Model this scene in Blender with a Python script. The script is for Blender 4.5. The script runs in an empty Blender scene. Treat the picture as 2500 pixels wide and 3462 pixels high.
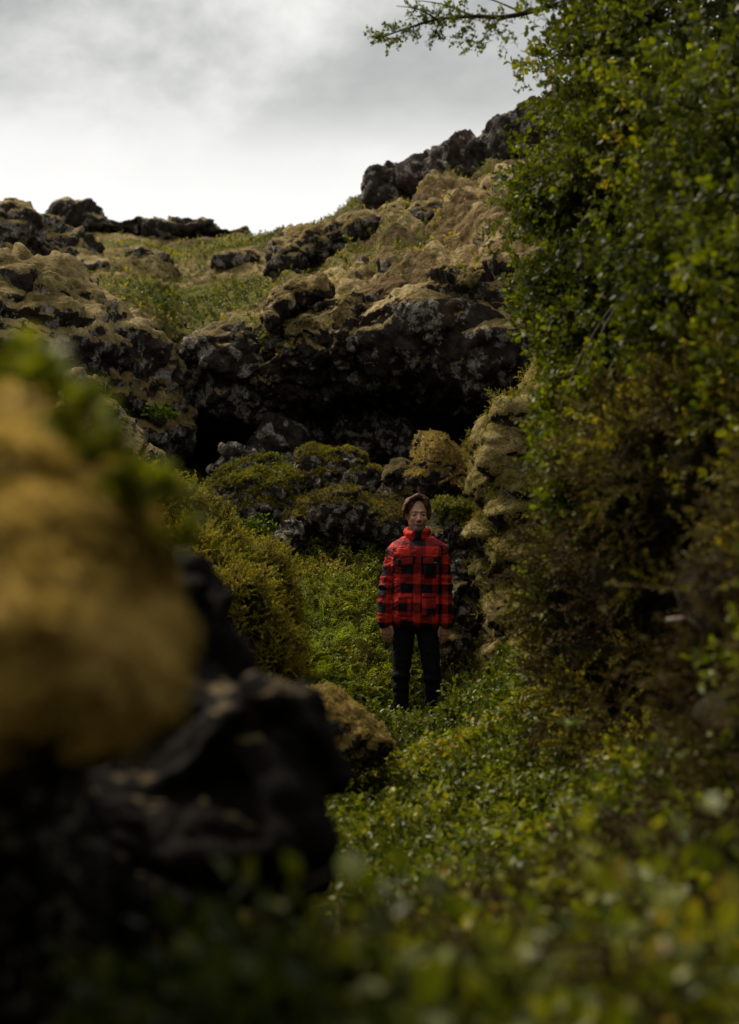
import bpy, math, random
import numpy as np
R = math.radians
random.seed(7)
# ------------------------------------------------------------------ camera, sky, sun, exposure
sc = bpy.context.scene
CAMZ, PITCH, KPX = 1.42, R(1.4), 50 / 36 * 3462
cam = bpy.data.cameras.new('camera'); camo = bpy.data.objects.new('camera', cam)
sc.collection.objects.link(camo); sc.camera = camo
camo.location = (0, 0, CAMZ); camo.rotation_euler = (R(90) + PITCH, 0, 0)
cam.sensor_fit = 'VERTICAL'; cam.sensor_height = 36; cam.sensor_width = 24; cam.lens = 50
cam.clip_start = 0.05; cam.clip_end = 2000
cam.dof.use_dof = True; cam.dof.focus_distance = 11.0; cam.dof.aperture_fstop = 1.8; cam.dof.aperture_blades = 0

SUN_EL, SUN_AZ = R(52), R(-52)      # azimuth measured from +Y towards +X: the light comes from the left, a little ahead
w = bpy.data.worlds.new('World'); sc.world = w; w.use_nodes = True
nt = w.node_tree; nt.nodes.clear()
def N(t, k, **kw):
    n = t.nodes.new(k)
    for a, b in kw.items(): setattr(n, a, b)
    return n
def ramp(t, src, stops, interp='LINEAR'):
    n = N(t, 'ShaderNodeValToRGB'); n.color_ramp.interpolation = interp
    e = n.color_ramp.elements
    while len(e) < len(stops): e.new(0.5)
    for i, (p, c) in enumerate(stops):
        e[i].position = p; e[i].color = (*c, 1) if len(c) == 3 else c
    t.links.new(src, n.inputs[0]); return n
def g(v): return (v, v, v)
tc = N(nt, 'ShaderNodeTexCoord')
sky = N(nt, 'ShaderNodeTexSky', sky_type='NISHITA', sun_disc=False, sun_elevation=SUN_EL, sun_rotation=SUN_AZ)
skm = N(nt, 'ShaderNodeMix', data_type='RGBA', blend_type='MULTIPLY'); skm.inputs[0].default_value = 1
nt.links.new(sky.outputs[0], skm.inputs[6]); skm.inputs[7].default_value = (.1, .1, .1, 1)
mp = N(nt, 'ShaderNodeMapping'); mp.inputs['Scale'].default_value = (1.0, 1.0, 1.5); mp.inputs['Location'].default_value = (.35, .1, .72)
nt.links.new(tc.outputs['Generated'], mp.inputs[0])
n1 = N(nt, 'ShaderNodeTexNoise'); n1.inputs['Scale'].default_value = 4.6; n1.inputs['Detail'].default_value = 9; n1.inputs['Roughness'].default_value = .56
n1.inputs['Distortion'].default_value = .25
nt.links.new(mp.outputs[0], n1.inputs['Vector'])
cl = ramp(nt, n1.outputs[0], [(.36, (.38, .395, .385)), (.46, (.49, .505, .49)), (.54, (.70, .70, .68)), (.64, (.93, .92, .89))])
sx = N(nt, 'ShaderNodeSeparateXYZ'); nt.links.new(tc.outputs['Generated'], sx.inputs[0])
hz = ramp(nt, sx.outputs[2], [(.0, g(1)), (.235, g(1)), (.265, g(.8)), (.30, g(.25)), (.36, g(0))])
hm = N(nt, 'ShaderNodeMix', data_type='RGBA'); nt.links.new(hz.outputs[0], hm.inputs[0])
nt.links.new(cl.outputs[0], hm.inputs[6]); hm.inputs[7].default_value = (1.04, 1.03, 1.0, 1)
cm = N(nt, 'ShaderNodeMix', data_type='RGBA'); cm.inputs[0].default_value = .97
nt.links.new(skm.outputs[2], cm.inputs[6]); nt.links.new(hm.outputs[2], cm.inputs[7])
# thin bright cloud round the hidden sun
dp = N(nt, 'ShaderNodeVectorMath', operation='DOT_PRODUCT'); nt.links.new(tc.outputs['Generated'], dp.inputs[0])
dp.inputs[1].default_value = (math.sin(SUN_AZ) * math.cos(SUN_EL), math.cos(SUN_AZ) * math.cos(SUN_EL), math.sin(SUN_EL))
gl = ramp(nt, dp.outputs['Value'], [(.80, g(0)), (.90, (.5, .48, .44)), (1., (1, .95, .86))])
ga = N(nt, 'ShaderNodeMix', data_type='RGBA', blend_type='ADD'); ga.inputs[0].default_value = 1; nt.links.new(cm.outputs[2], ga.inputs[6])
gs = N(nt, 'ShaderNodeMix', data_type='RGBA', blend_type='MULTIPLY'); gs.inputs[0].default_value = 1; nt.links.new(gl.outputs[0], gs.inputs[6]); gs.inputs[7].default_value = (2.2, 2.2, 2.2, 1)
nt.links.new(gs.outputs[2], ga.inputs[7])
bg = N(nt, 'ShaderNodeBackground'); bg.inputs[1].default_value = 1.0
nt.links.new(ga.outputs[2], bg.inputs[0])
wo = N(nt, 'ShaderNodeOutputWorld'); nt.links.new(bg.outputs[0], wo.inputs[0])

sl = bpy.data.lights.new('sun', 'SUN'); sl.energy = 3.6; sl.angle = R(14); sl.color = (1, .87, .68)
so = bpy.data.objects.new('sun', sl); sc.collection.objects.link(so)
from mathutils import Vector, Matrix
sd = Vector((math.sin(SUN_AZ) * math.cos(SUN_EL), math.cos(SUN_AZ) * math.cos(SUN_EL), math.sin(SUN_EL)))
so.rotation_euler = sd.to_track_quat('Z', 'Y').to_euler(); so.location = sd * 30
sc.view_settings.view_transform = 'Standard'; sc.view_settings.look = 'None'
sc.view_settings.exposure = 0.0; sc.view_settings.gamma = 1; sc.view_settings.use_curve_mapping = False
sc.render.engine = 'CYCLES'; sc.cycles.use_denoising = True
sc.cycles.max_bounces = 6; sc.cycles.diffuse_bounces = 3; sc.cycles.transmission_bounces = 3; sc.cycles.transparent_max_bounces = 4

# ------------------------------------------------------------------ where a direction seen at (px, py) meets the distance Y
TP = math.tan(PITCH); CP, SP = math.cos(PITCH), math.sin(PITCH)
def P(px, py, Y):
    px, py, Y = np.broadcast_arrays(np.asarray(px, float), np.asarray(py, float), np.asarray(Y, float))
    dx = (px - 1250) / KPX; dz = (1731 - py) / KPX
    y = CP - dz * SP; z = SP + dz * CP
    return np.stack([dx / y * Y, Y, CAMZ + z / y * Y], -1)
def proj(p):
    x, y, z = p[..., 0], p[..., 1], p[..., 2] - CAMZ
    d = y * CP + z * SP; u = -y * SP + z * CP
    return 1250 + KPX * x / d, 1731 - KPX * u / d, d
# ------------------------------------------------------------------ numpy tools
rs = np.random.RandomState(5)
_perm = rs.permutation(4096).astype(np.int64)
_gr = rs.normal(size=(4096, 3)).astype(np.float32); _gr /= np.linalg.norm(_gr, axis=1)[:, None]
_rv = rs.rand(4096, 4).astype(np.float32)
def _h(ix, iy, iz): return _perm[(_perm[(_perm[ix & 4095] + iy) & 4095] + iz) & 4095]
def perlin(p):
    p = np.asarray(p, np.float32); i = np.floor(p).astype(np.int64); f = p - i; u = f * f * f * (f * (f * 6 - 15) + 10)
    out = np.zeros(len(p), np.float32)
    for a in (0, 1):
        wx = u[:, 0] if a else 1 - u[:, 0]
        for b in (0, 1):
            wy = wx * (u[:, 1] if b else 1 - u[:, 1])
            for c in (0, 1):
                gd = _gr[_h(i[:, 0] + a, i[:, 1] + b, i[:, 2] + c)]
                out += wy * (u[:, 2] if c else 1 - u[:, 2]) * (gd[:, 0] * (f[:, 0] - a) + gd[:, 1] * (f[:, 1] - b) + gd[:, 2] * (f[:, 2] - c))
    return out * 1.5
def fbm(p, s, o=4, rough=.5, billow=False, off=0.):
    p = np.asarray(p, np.float32) * np.float32(s) + np.float32(off + 13.7); a = 1.; out = 0; t = 0
    for _ in range(o):
        n = perlin(p)
        if billow: n = np.abs(n) * 2
        out = out + a * n; t += a; a *= rough; p = p * 2.03 + 7.1
    return out / t
def worley(p, s, facets=False, off=0.):
    p = np.asarray(p, np.float32) * np.float32(s) + np.float32(off + 3.3); i = np.floor(p).astype(np.int64); f = p - i
    best = np.full(len(p), 9., np.float32); sec = best.copy(); bid = np.zeros(len(p), np.int64); bv = np.zeros((len(p), 3), np.float32)
    for a in (-1, 0, 1):
        for b in (-1, 0, 1):
            for c in (-1, 0, 1):
                h = _h(i[:, 0] + a, i[:, 1] + b, i[:, 2] + c); r = _rv[h]
                v = np.stack([a + r[:, 0] - f[:, 0], b + r[:, 1] - f[:, 1], c + r[:, 2] - f[:, 2]], 1)
                d = (v * v).sum(1); m = d < best
                sec = np.where(m, best, np.minimum(sec, d)); best = np.where(m, d, best); bid = np.where(m, h, bid)
                if facets: bv[m] = v[m]
    return np.sqrt(best), np.sqrt(sec), bid, bv
def facet(p, s, off=0.):             # fractured blocks: every cell has its own offset and tilt
    d1, d2, h, v = worley(p, s, True, off)
    return (_rv[h, 3] - .5) * 1.2 + (v * _gr[(h * 7 + 3) & 4095]).sum(1) * 1.1
def sstep(x, a, b):
    t = np.clip((x - a) / (b - a), 0, 1); return t * t * (3 - 2 * t)
def vnormals(V, Q):
    a = V[Q[:, 2]] - V[Q[:, 0]]; b = V[Q[:, 3]] - V[Q[:, 1]]; n = np.cross(a, b); o = np.zeros_like(V)
    for k in range(3):
        o[:, k] = sum(np.bincount(Q[:, j], n[:, k], len(V)) for j in range(4))
    return o / (np.linalg.norm(o, axis=1)[:, None] + 1e-12)
def mk(name, V, Q, mat, attrs=None, parent=None, smooth=True, mats=None, mi=None):
    V = np.ascontiguousarray(V, np.float32); Q = np.ascontiguousarray(Q, np.int32); n = Q.shape[1]
    me = bpy.data.meshes.new(name)
    me.vertices.add(len(V)); me.vertices.foreach_set('co', V.ravel())
    me.loops.add(Q.size); me.loops.foreach_set('vertex_index', Q.ravel())
    me.polygons.add(len(Q)); me.polygons.foreach_set('loop_start', np.arange(0, Q.size, n, dtype=np.int32))
    me.polygons.foreach_set('loop_total', np.full(len(Q), n, np.int32))
    me.polygons.foreach_set('use_smooth', np.full(len(Q), smooth))
    for m in (mats or [mat]): me.materials.append(m)
    if mi is not None: me.polygons.foreach_set('material_index', np.ascontiguousarray(mi, np.int32))
    me.update(calc_edges=True)
    for k, v in (attrs or {}).items():
        v = np.asarray(v, np.float32)
        if v.ndim == 2:
            a = me.attributes.new(k, 'FLOAT_VECTOR', 'POINT'); a.data.foreach_set('vector', np.ascontiguousarray(v).ravel())
        else:
            a = me.attributes.new(k, 'FLOAT', 'POINT'); a.data.foreach_set('value', np.ascontiguousarray(v))
    o = bpy.data.objects.new(name, me); sc.collection.objects.link(o); o.parent = parent
    return o
def tag(o, label=None, cat=None, group=None, kind=None):
    for k, v in (('label', label), ('category', cat), ('group', group), ('kind', kind)):
        if v: o[k] = v
    return o
def empty(name, loc=(0, 0, 0), rz=0):
    o = bpy.data.objects.new(name, None); sc.collection.objects.link(o); o.location = loc; o.rotation_euler = (0, 0, rz); o.empty_display_size = .1
    return o
# signed distance grid, smooth unions, surface nets
class Grid:
    def __init__(s, lo, hi, h):
        s.lo = np.array(lo, float); s.h = h; s.n = np.ceil((np.array(hi) - s.lo) / h).astype(int) + 1
        s.F = np.full(s.n, 1.0, np.float32); s.ax = [s.lo[i] + h * np.arange(s.n[i]) for i in range(3)]
    def box(s, lo, hi):
        a = np.clip(np.floor((np.array(lo) - s.lo) / s.h).astype(int), 0, s.n - 1); b = np.clip(np.ceil((np.array(hi) - s.lo) / s.h).astype(int) + 1, 1, s.n)
        sl = tuple(slice(a[i], b[i]) for i in range(3))
        return sl, np.meshgrid(*[s.ax[i][sl[i]].astype(np.float32) for i in range(3)], indexing='ij')
    def op(s, fn, lo, hi, k=.0, sub=False):
        m = k + 3 * s.h; sl, (x, y, z) = s.box(np.array(lo) - m, np.array(hi) + m); d = fn(x, y, z).astype(np.float32); F = s.F[sl]
        if sub: F = -F
        if k > 0: hh = np.maximum(k - np.abs(F - d), 0) / k; r = np.minimum(F, d) - hh * hh * k / 4
        else: r = np.minimum(F, d)
        s.F[sl] = -r if sub else r
    def cone(s, a, b, r1, r2=None, k=.0, sub=False, sy=1.):
        a = np.array(a, float); b = np.array(b, float); r2 = r1 if r2 is None else r2; ab = b - a; L = max((ab * ab).sum(), 1e-9); m = max(r1, r2)
        def fn(x, y, z):
            x = x - a[0]; y = y - a[1]; z = z - a[2]
            t = np.clip((x * ab[0] + y * ab[1] + z * ab[2]) / L, 0, 1)
            return np.sqrt((x - t * ab[0]) ** 2 + ((y - t * ab[1]) / sy) ** 2 + (z - t * ab[2]) ** 2) - (r1 + (r2 - r1) * t)
        s.op(fn, np.minimum(a, b) - m * max(sy, 1), np.maximum(a, b) + m * max(sy, 1), k, sub)
    def ell(s, c, r, rot=(0, 0, 0), k=.0, sub=False, pw=2.):
        M = np.array(Matrix.Rotation(rot[2], 3, 'Z') @ Matrix.Rotation(rot[1], 3, 'Y') @ Matrix.Rotation(rot[0], 3, 'X')).T; r = np.array(r, float); m = r.max() if any(rot) else r
        def fn(x, y, z):
            x = x - c[0]; y = y - c[1]; z = z - c[2]
            q = [(M[i, 0] * x + M[i, 1] * y + M[i, 2] * z) / r[i] for i in range(3)]
            if pw == 2.:
                k0 = np.sqrt(q[0] ** 2 + q[1] ** 2 + q[2] ** 2) + 1e-6; k1 = np.sqrt((q[0] / r[0]) ** 2 + (q[1] / r[1]) ** 2 + (q[2] / r[2]) ** 2) + 1e-6
                return k0 * (k0 - 1) / k1
            k0 = (np.abs(q[0]) ** pw + np.abs(q[1]) ** pw + np.abs(q[2]) ** pw) ** (1 / pw)
            return (k0 - 1) * r.min()
        s.op(fn, np.array(c) - m, np.array(c) + m, k, sub)
    def mesh(s):
        F = s.F; F[0] = F[-1] = 1; F[:, 0] = F[:, -1] = 1; F[:, :, 0] = F[:, :, -1] = 1; I = F < 0
        n = np.array(F.shape) - 1; cnt = np.zeros(n, np.int8)
        for a in (0, 1):
            for b in (0, 1):
                for c in (0, 1): cnt += I[a:n[0] + a, b:n[1] + b, c:n[2] + c]
        act = np.argwhere((cnt > 0) & (cnt < 8)); ids = np.full(n, -1, np.int64); ids[tuple(act.T)] = np.arange(len(act))
        acc = np.zeros((len(act), 3)); num = np.zeros(len(act))
        for ax in range(3):
            o1, o2 = [i for i in range(3) if i != ax]
            for p in (0, 1):
                for q in (0, 1):
                    A = act.copy(); A[:, o1] += p; A[:, o2] += q; B = A.copy(); B[:, ax] += 1
                    f0 = F[tuple(A.T)]; f1 = F[tuple(B.T)]; m = (f0 < 0) != (f1 < 0)
                    t = np.where(m, f0 / np.where(m, f0 - f1, 1), 0); pos = (A - act).astype(float); pos[:, ax] += t
                    acc[m] += pos[m]; num[m] += 1
        V = s.lo + s.h * (act + acc / num[:, None]); Q = []
        for ax in range(3):
            o1, o2 = (ax + 1) % 3, (ax + 2) % 3
            sa = [slice(None)] * 3; sb = [slice(None)] * 3; sa[ax] = slice(0, -1); sb[ax] = slice(1, None)
            E = np.argwhere(I[tuple(sa)] != I[tuple(sb)])
            E = E[(E[:, o1] > 0) & (E[:, o2] > 0) & (E[:, o1] < n[o1]) & (E[:, o2] < n[o2])]
            ins = I[tuple(E.T)]; c = []
            for d1, d2 in ((-1, -1), (0, -1), (0, 0), (-1, 0)):
                C = E.copy(); C[:, o1] += d1; C[:, o2] += d2; c.append(ids[tuple(C.T)])
            c = np.stack(c, 1); c[~ins] = c[~ins][:, ::-1]; Q.append(c)
        return V, np.concatenate(Q)
# ------------------------------------------------------------------ plant templates: every face a quad; per vertex: stem flag and leaf random
def tube(pts, rads, n=4):
    pts = np.asarray(pts, float); m = len(pts); t = np.gradient(pts, axis=0); t /= np.linalg.norm(t, axis=1)[:, None] + 1e-9
    up = np.where(np.abs(t[:, 2:3]) > .9, np.array([[1., 0, 0]]), np.array([[0, 0, 1.]])); a = np.cross(t, up); a /= np.linalg.norm(a, axis=1)[:, None]; b = np.cross(t, a)
    th = np.arange(n) * 2 * np.pi / n; rads = np.broadcast_to(rads, m)
    V = pts[:, None] + rads[:, None, None] * (a[:, None] * np.cos(th)[None, :, None] + b[:, None] * np.sin(th)[None, :, None])
    i = np.arange(m - 1)[:, None] * n; j = np.arange(n)[None]
    Q = np.stack([i + j, i + (j + 1) % n, i + n + (j + 1) % n, i + n + j], -1).reshape(-1, 4)
    return V.reshape(-1, 3), Q
LEAF = np.array([[0, 0, 0], [-.30, .28, .07], [-.26, .72, .05], [0, 1, -.05], [.26, .72, .05], [.30, .28, .07]])
LEAFQ = np.array([[0, 3, 2, 1], [0, 5, 4, 3]])
class Tpl:
    def __init__(s): s.V, s.Q, s.st, s.lr, s.n = [], [], [], [], 0
    def add(s, V, Q, st, lr):
        s.V.append(V); s.Q.append(Q + s.n); s.st.append(np.full(len(V), st)); s.lr.append(np.full(len(V), lr)); s.n += len(V)
    def leaf(s, p, d, L, W=1., roll=0., rng=rs):
        d = np.asarray(d, float); d = d / np.linalg.norm(d); a = np.cross(d, [0, 0, 1.]); a /= np.linalg.norm(a) + 1e-6; u = np.cross(a, d)
        a, u = a * math.cos(roll) + u * math.sin(roll), u * math.cos(roll) - a * math.sin(roll)
        v = LEAF * L; s.add(np.asarray(p) + v[:, :1] * W * a + v[:, 1:2] * d + v[:, 2:] * u, LEAFQ, 0., rng.rand())
    def done(s):
        s.V = np.concatenate(s.V); s.Q = np.concatenate(s.Q); s.st = np.concatenate(s.st); s.lr = np.concatenate(s.lr); return s
def sprig(rng, h=.2, nl=14, L=.02, bend=.3, sr=.0012, start=.25, out=.9, W=1., branches=0):
    t = Tpl()
    def run(p0, d0, h, nl, start):
        k = 6; q = [np.array(p0, float)]; d = np.array(d0, float)
        for _ in range(k - 1):
            d = d + rng.normal(size=3) * bend * .35; d /= np.linalg.norm(d); q.append(q[-1] + d * h / (k - 1))
        q = np.array(q); t.add(*tube(q, np.linspace(sr, sr * .5, k), 3), 1., rng.rand())
        for i in range(nl):
            f = start + (1 - start) * (i + .5 * rng.rand()) / nl; x = f * (k - 1); j = min(int(x), k - 2); p = q[j] + (q[j + 1] - q[j]) * (x - j)
            ax = q[j + 1] - q[j]; ax /= np.linalg.norm(ax); ph = i * 2.4 + rng.rand() * .8
            a = np.cross(ax, [.3, .9, .2]); a /= np.linalg.norm(a); b = np.cross(ax, a)
            o = a * math.cos(ph) + b * math.sin(ph)
            t.leaf(p, o * out + ax * (.5 + .5 * rng.rand()) + [0, 0, .1], L * (.7 + .6 * rng.rand()), W, rng.normal() * .6, rng)
        return q
    q = run((0, 0, 0), (rng.normal() * bend * .5, rng.normal() * bend * .5, 1), h, nl, start)
    for _ in range(branches):
        j = rng.randint(1, 4); a = rng.rand() * 6.28; run(q[j], (math.cos(a), math.sin(a), .9), h * (.4 + .3 * rng.rand()), nl * 2 // 3, .15)
    return t.done()
def frond(rng, L=.22, n=11, pl=.05):
    t = Tpl(); q = np.array([[0, L * f, L * .5 * math.sin(f * 2.2)] for f in np.linspace(0, 1, 6)]); t.add(*tube(q, np.linspace(.0014, .0005, 6), 3), 1., .5)
    for i in range(n):
        f = .15 + .85 * i / n; p = [0, L * f, L * .5 * math.sin(f * 2.2)]; l = pl * math.sin(min(1, f * 1.5) * 1.6) * (1.15 - f)
        for s in (-1, 1): t.leaf(p, (s * 1., .45, .08 + .1 * rng.normal()), l * (1 + .2 * rng.normal()), .55, 0, rng)
    return t.done()
def grass(rng, n=9, h=.2, wd=.004, lean=.5):
    t = Tpl()
    for _ in range(n):
        a = rng.rand() * 6.28; l = lean * (.3 + rng.rand()); hh = h * (.5 + .7 * rng.rand()); q = []
        for f in np.linspace(0, 1, 5): q.append([math.cos(a) * l * hh * f * f, math.sin(a) * l * hh * f * f, hh * f * (1 - .25 * l * f)])
        q = np.array(q); s = np.array([-math.sin(a), math.cos(a), 0]); wv = (wd * np.array([1, 1, .8, .5, .1]))[:, None]
        V = np.concatenate([q - s * wv, q + s * wv]); Q = np.array([[i, i + 1, i + 6, i + 5] for i in range(4)]); t.add(V, Q, 0., rng.rand())
    return t.done()
def twig(rng, h=.3, nl=13, L=.03):   # drooping birch twig
    return sprig(rng, h, nl, L, .5, .0016, .08, 1.0, 1.15, 2)
def frames(nrm, rng, tilt=.35, up=.6):
    n = nrm * (1 - up) + np.array([0, 0, up]); n = n + rng.normal(size=n.shape) * tilt; n /= np.linalg.norm(n, axis=1)[:, None]
    a = rng.normal(size=n.shape); x = np.cross(a, n); x /= np.linalg.norm(x, axis=1)[:, None]; return np.stack([x, np.cross(n, x), n], -1)
def lay(pts, M, scale, tpls, rng, tint):
    Vs, Qs, st, lt, off = [], [], [], [], 0; pick = rng.randint(0, len(tpls), len(pts))
    for i, t in enumerate(tpls):
        m = pick == i
        if not m.any(): continue
        V = np.einsum('nij,mj->nmi', M[m], t.V) * scale[m][:, None, None] + pts[m][:, None]
        k = m.sum(); Vs.append(V.reshape(-1, 3)); Qs.append((t.Q[None] + (np.arange(k) * t.n)[:, None, None]).reshape(-1, 4) + off); off += k * t.n
        st.append(np.tile(t.st, k)); lt.append((tint[m][:, None] + (t.lr[None] - .5) * .45 + (rng.rand(k, 1) - .5) * .15).ravel())
    return np.concatenate(Vs), np.concatenate(Qs), {'stem': np.concatenate(st), 'tint': np.concatenate(lt)}
def sample(V, Q, n, rng, mask=None, weight=None):
    Nn = vnormals(V, Q); c = V[Q]; ar = np.linalg.norm(np.cross(c[:, 2] - c[:, 0], c[:, 3] - c[:, 1]), axis=1)
    ctr = c.mean(1)
    if weight is not None: ar = ar * weight[Q].mean(1)
    px, py, d = proj(ctr); ar = ar * ((d > .3) & (px > -1100) & (px < 3700) & (py > -400) & (py < 4000))
    if mask is not None: ar = ar * mask(ctr, px, py)
    if ar.sum() <= 0: return np.zeros((0, 3)), np.zeros((0, 3))
    f = rng.choice(len(Q), n, p=ar / ar.sum()); u = rng.rand(n, 1); v = rng.rand(n, 1)
    p = (c[f, 0] * (1 - u) + c[f, 1] * u) * (1 - v) + (c[f, 3] * (1 - u) + c[f, 2] * u) * v
    return p, Nn[Q[f]].mean(1)
# ------------------------------------------------------------------ materials
def newmat(name):
    m = bpy.data.materials.new(name); m.use_nodes = True; t = m.node_tree; t.nodes.clear()
    o = N(t, 'ShaderNodeOutputMaterial'); b = N(t, 'ShaderNodeBsdfPrincipled'); t.links.new(b.outputs[0], o.inputs[0]); return m, t, b, o
def mixc(t, f, a, b, mode='MIX'):
    n = N(t, 'ShaderNodeMix', data_type='RGBA', blend_type=mode)
    for s, v in ((n.inputs[0], f), (n.inputs[6], a), (n.inputs[7], b)):
        if hasattr(v, 'links') or isinstance(v, bpy.types.NodeSocket): t.links.new(v, s)
        elif isinstance(v, tuple): s.default_value = (*v, 1)
        else: s.default_value = v
    return n.outputs[2]
def noise(t, co, s, d=4, r=.55, dist=0.):
    n = N(t, 'ShaderNodeTexNoise'); n.inputs['Scale'].default_value = s; n.inputs['Detail'].default_value = d; n.inputs['Roughness'].default_value = r
    n.inputs['Distortion'].default_value = dist; t.links.new(co, n.inputs['Vector']); return n.outputs[0]
def vor(t, co, s, feat='F1', out=0):
    n = N(t, 'ShaderNodeTexVoronoi', feature=feat); n.inputs['Scale'].default_value = s; t.links.new(co, n.inputs['Vector']); return n.outputs[out]
def attr(t, name): n = N(t, 'ShaderNodeAttribute', attribute_name=name); return n.outputs['Fac']
def mth(t, op, a, b=0., c=0.):
    n = N(t, 'ShaderNodeMath', operation=op)
    for s, v in zip(n.inputs, (a, b, c)):
        if isinstance(v, bpy.types.NodeSocket): t.links.new(v, s)
        else: s.default_value = v
    return n.outputs[0]
def bump(t, b, h, dist, strength=1.):
    n = N(t, 'ShaderNodeBump'); n.inputs['Distance'].default_value = dist; n.inputs['Strength'].default_value = strength
    t.links.new(h, n.inputs['Height']); t.links.new(n.outputs[0], b.inputs['Normal'])
def terrain_mat(name, s=1., moss=((.06, .042, .012), (.18, .13, .045), (.44, .335, .16)), green=((.06, .06, .008), (.17, .16, .018)), lichen=.5, rock=1., mr=(.36, .48, .62), heath=0.):
    m, t, b, o = newmat(name); co = N(t, 'ShaderNodeTexCoord').outputs['Object']
    nb = noise(t, co, 1.6 * s, 6); nf = noise(t, co, 14 * s, 5, .65); nm = noise(t, co, 45 * s, 3, .6)
    rk = ramp(t, nf, [(.3, (.007 * rock, .0052 * rock, .0045 * rock)), (.5, (.022 * rock, .017 * rock, .013 * rock)), (.72, (.060 * rock, .048 * rock, .038 * rock))]).outputs[0]
    rust = ramp(t, noise(t, co, 3.1 * s, 3), [(.52, g(0)), (.66, g(1))]).outputs[0]
    rk = mixc(t, mth(t, 'MULTIPLY', rust, .55), rk, (.03 * rock, .013 * rock, .006 * rock))
    lm = noise(t, co, 5.5 * s, 7, .72, .6); vz = vor(t, co, 9 * s)
    lm = mth(t, 'SUBTRACT', lm, mth(t, 'MULTIPLY', vz, .22))
    lk = ramp(t, lm, [(.46 - .07 * lichen, g(0)), (.50 - .07 * lichen, g(1))]).outputs[0]
    lc = ramp(t, nm, [(.35, (.055, .048, .040)), (.65, (.33, .30, .25))]).outputs[0]
    rk = mixc(t, mth(t, 'MULTIPLY', lk, .85 if lichen > 0 else 0.), rk, lc)
    ma, mb, mc = moss
    ms = ramp(t, mth(t, 'ADD', mth(t, 'MULTIPLY', nb, .6), mth(t, 'MULTIPLY', nf, .4)), [(mr[0], ma), (mr[1], mb), (mr[2], mc)]).outputs[0]
    ms = mixc(t, .45, ms, ramp(t, nm, [(.3, g(.25)), (.7, g(1.3))]).outputs[0], 'MULTIPLY')
    if heath:
        hf_ = ramp(t, noise(t, co, 2.6 * s, 5, .6, .4), [(.50, g(0)), (.60, g(1))]).outputs[0]; ms = mixc(t, mth(t, 'MULTIPLY', hf_, heath), ms, mixc(t, nm, (.05, .03, .012), (.15, .085, .035)))
    gr = ramp(t, nm, [(.3, green[0]), (.7, green[1])]).outputs[0]
    gf = mth(t, 'ADD', attr(t, 'green'), mth(t, 'MULTIPLY', mth(t, 'SUBTRACT', nf, .5), 1.6)); gf = ramp(t, gf, [(.35, g(0)), (.65, g(1))]).outputs[0]
    ms = mixc(t, gf, ms, gr)
    mf = mth(t, 'ADD', attr(t, 'moss'), mth(t, 'MULTIPLY', mth(t, 'SUBTRACT', nf, .5), 1.5)); mf = ramp(t, mf, [(.42, g(0)), (.56, g(1))]).outputs[0]
    t.links.new(mixc(t, mf, rk, ms), b.inputs['Base Color']); b.inputs['Roughness'].default_value = .9; b.inputs['Specular IOR Level'].default_value = .12
    hf = mth(t, 'ADD', mth(t, 'MULTIPLY', nf, 1.), mth(t, 'ADD', mth(t, 'MULTIPLY', nm, .45), mth(t, 'MULTIPLY', lk, .06)))
    bump(t, b, hf, .045 / s); return m
def leaf_mat(name, stops, stem=(.06, .04, .025), rough=.38, trans=.35, spec=.5):
    m, t, b, o = newmat(name)
    c = ramp(t, attr(t, 'tint'), stops).outputs[0]; c = mixc(t, attr(t, 'stem'), c, stem)
    t.links.new(c, b.inputs['Base Color']); b.inputs['Roughness'].default_value = rough; b.inputs['Specular IOR Level'].default_value = spec
    tr = N(t, 'ShaderNodeBsdfTranslucent'); t.links.new(mixc(t, 1., c, (1.5, 1.5, .7), 'MULTIPLY'), tr.inputs[0])
    mx = N(t, 'ShaderNodeMixShader'); mx.inputs[0].default_value = trans; t.links.new(b.outputs[0], mx.inputs[1]); t.links.new(tr.outputs[0], mx.inputs[2])
    t.links.new(mx.outputs[0], o.inputs[0]); return m
M_hill = terrain_mat('hill_moss_and_lava', .55, moss=((.05, .036, .010), (.155, .110, .036), (.42, .31, .15)), green=((.05, .05, .008), (.14, .13, .018)), mr=(.39, .49, .60), heath=.75, lichen=.3)
M_out = terrain_mat('outcrop_moss_and_lava', .7, lichen=.8)
M_dark = terrain_mat('dark_crag', .7, lichen=.2, rock=1.1)
M_black = terrain_mat('black_lava', 2.5, lichen=-.2, rock=.2, moss=((.03, .022, .008), (.09, .065, .028), (.2, .15, .08)))  # rock colour set very dark, with little lichen
M_boul = terrain_mat('boulder_moss', 1.6, moss=((.03, .024, .006), (.085, .062, .015), (.17, .125, .035)), green=((.03, .035, .006), (.08, .085, .012)), lichen=.9, rock=.9)
M_pil = terrain_mat('pillow_moss', 1.3, moss=((.05, .038, .008), (.16, .125, .032), (.42, .32, .14)), green=((.05, .05, .008), (.16, .14, .02)), lichen=.5)
M_fore = terrain_mat('near_golden_moss', 5., moss=((.11, .066, .008), (.42, .27, .045), (.80, .56, .20)), green=((.08, .07, .01), (.2, .16, .02)), lichen=.3, rock=.2, mr=(.42, .485, .57))
M_gmoss = terrain_mat('golden_moss', 2., moss=((.09, .055, .010), (.32, .22, .055), (.66, .49, .2)), green=((.06, .06, .008), (.2, .17, .02)), lichen=.4)
M_soil = terrain_mat('heath_soil', 1.8, moss=((.008, .006, .003), (.024, .018, .006), (.05, .04, .012)), green=((.022, .026, .004), (.07, .08, .008)), lichen=-2)
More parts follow.
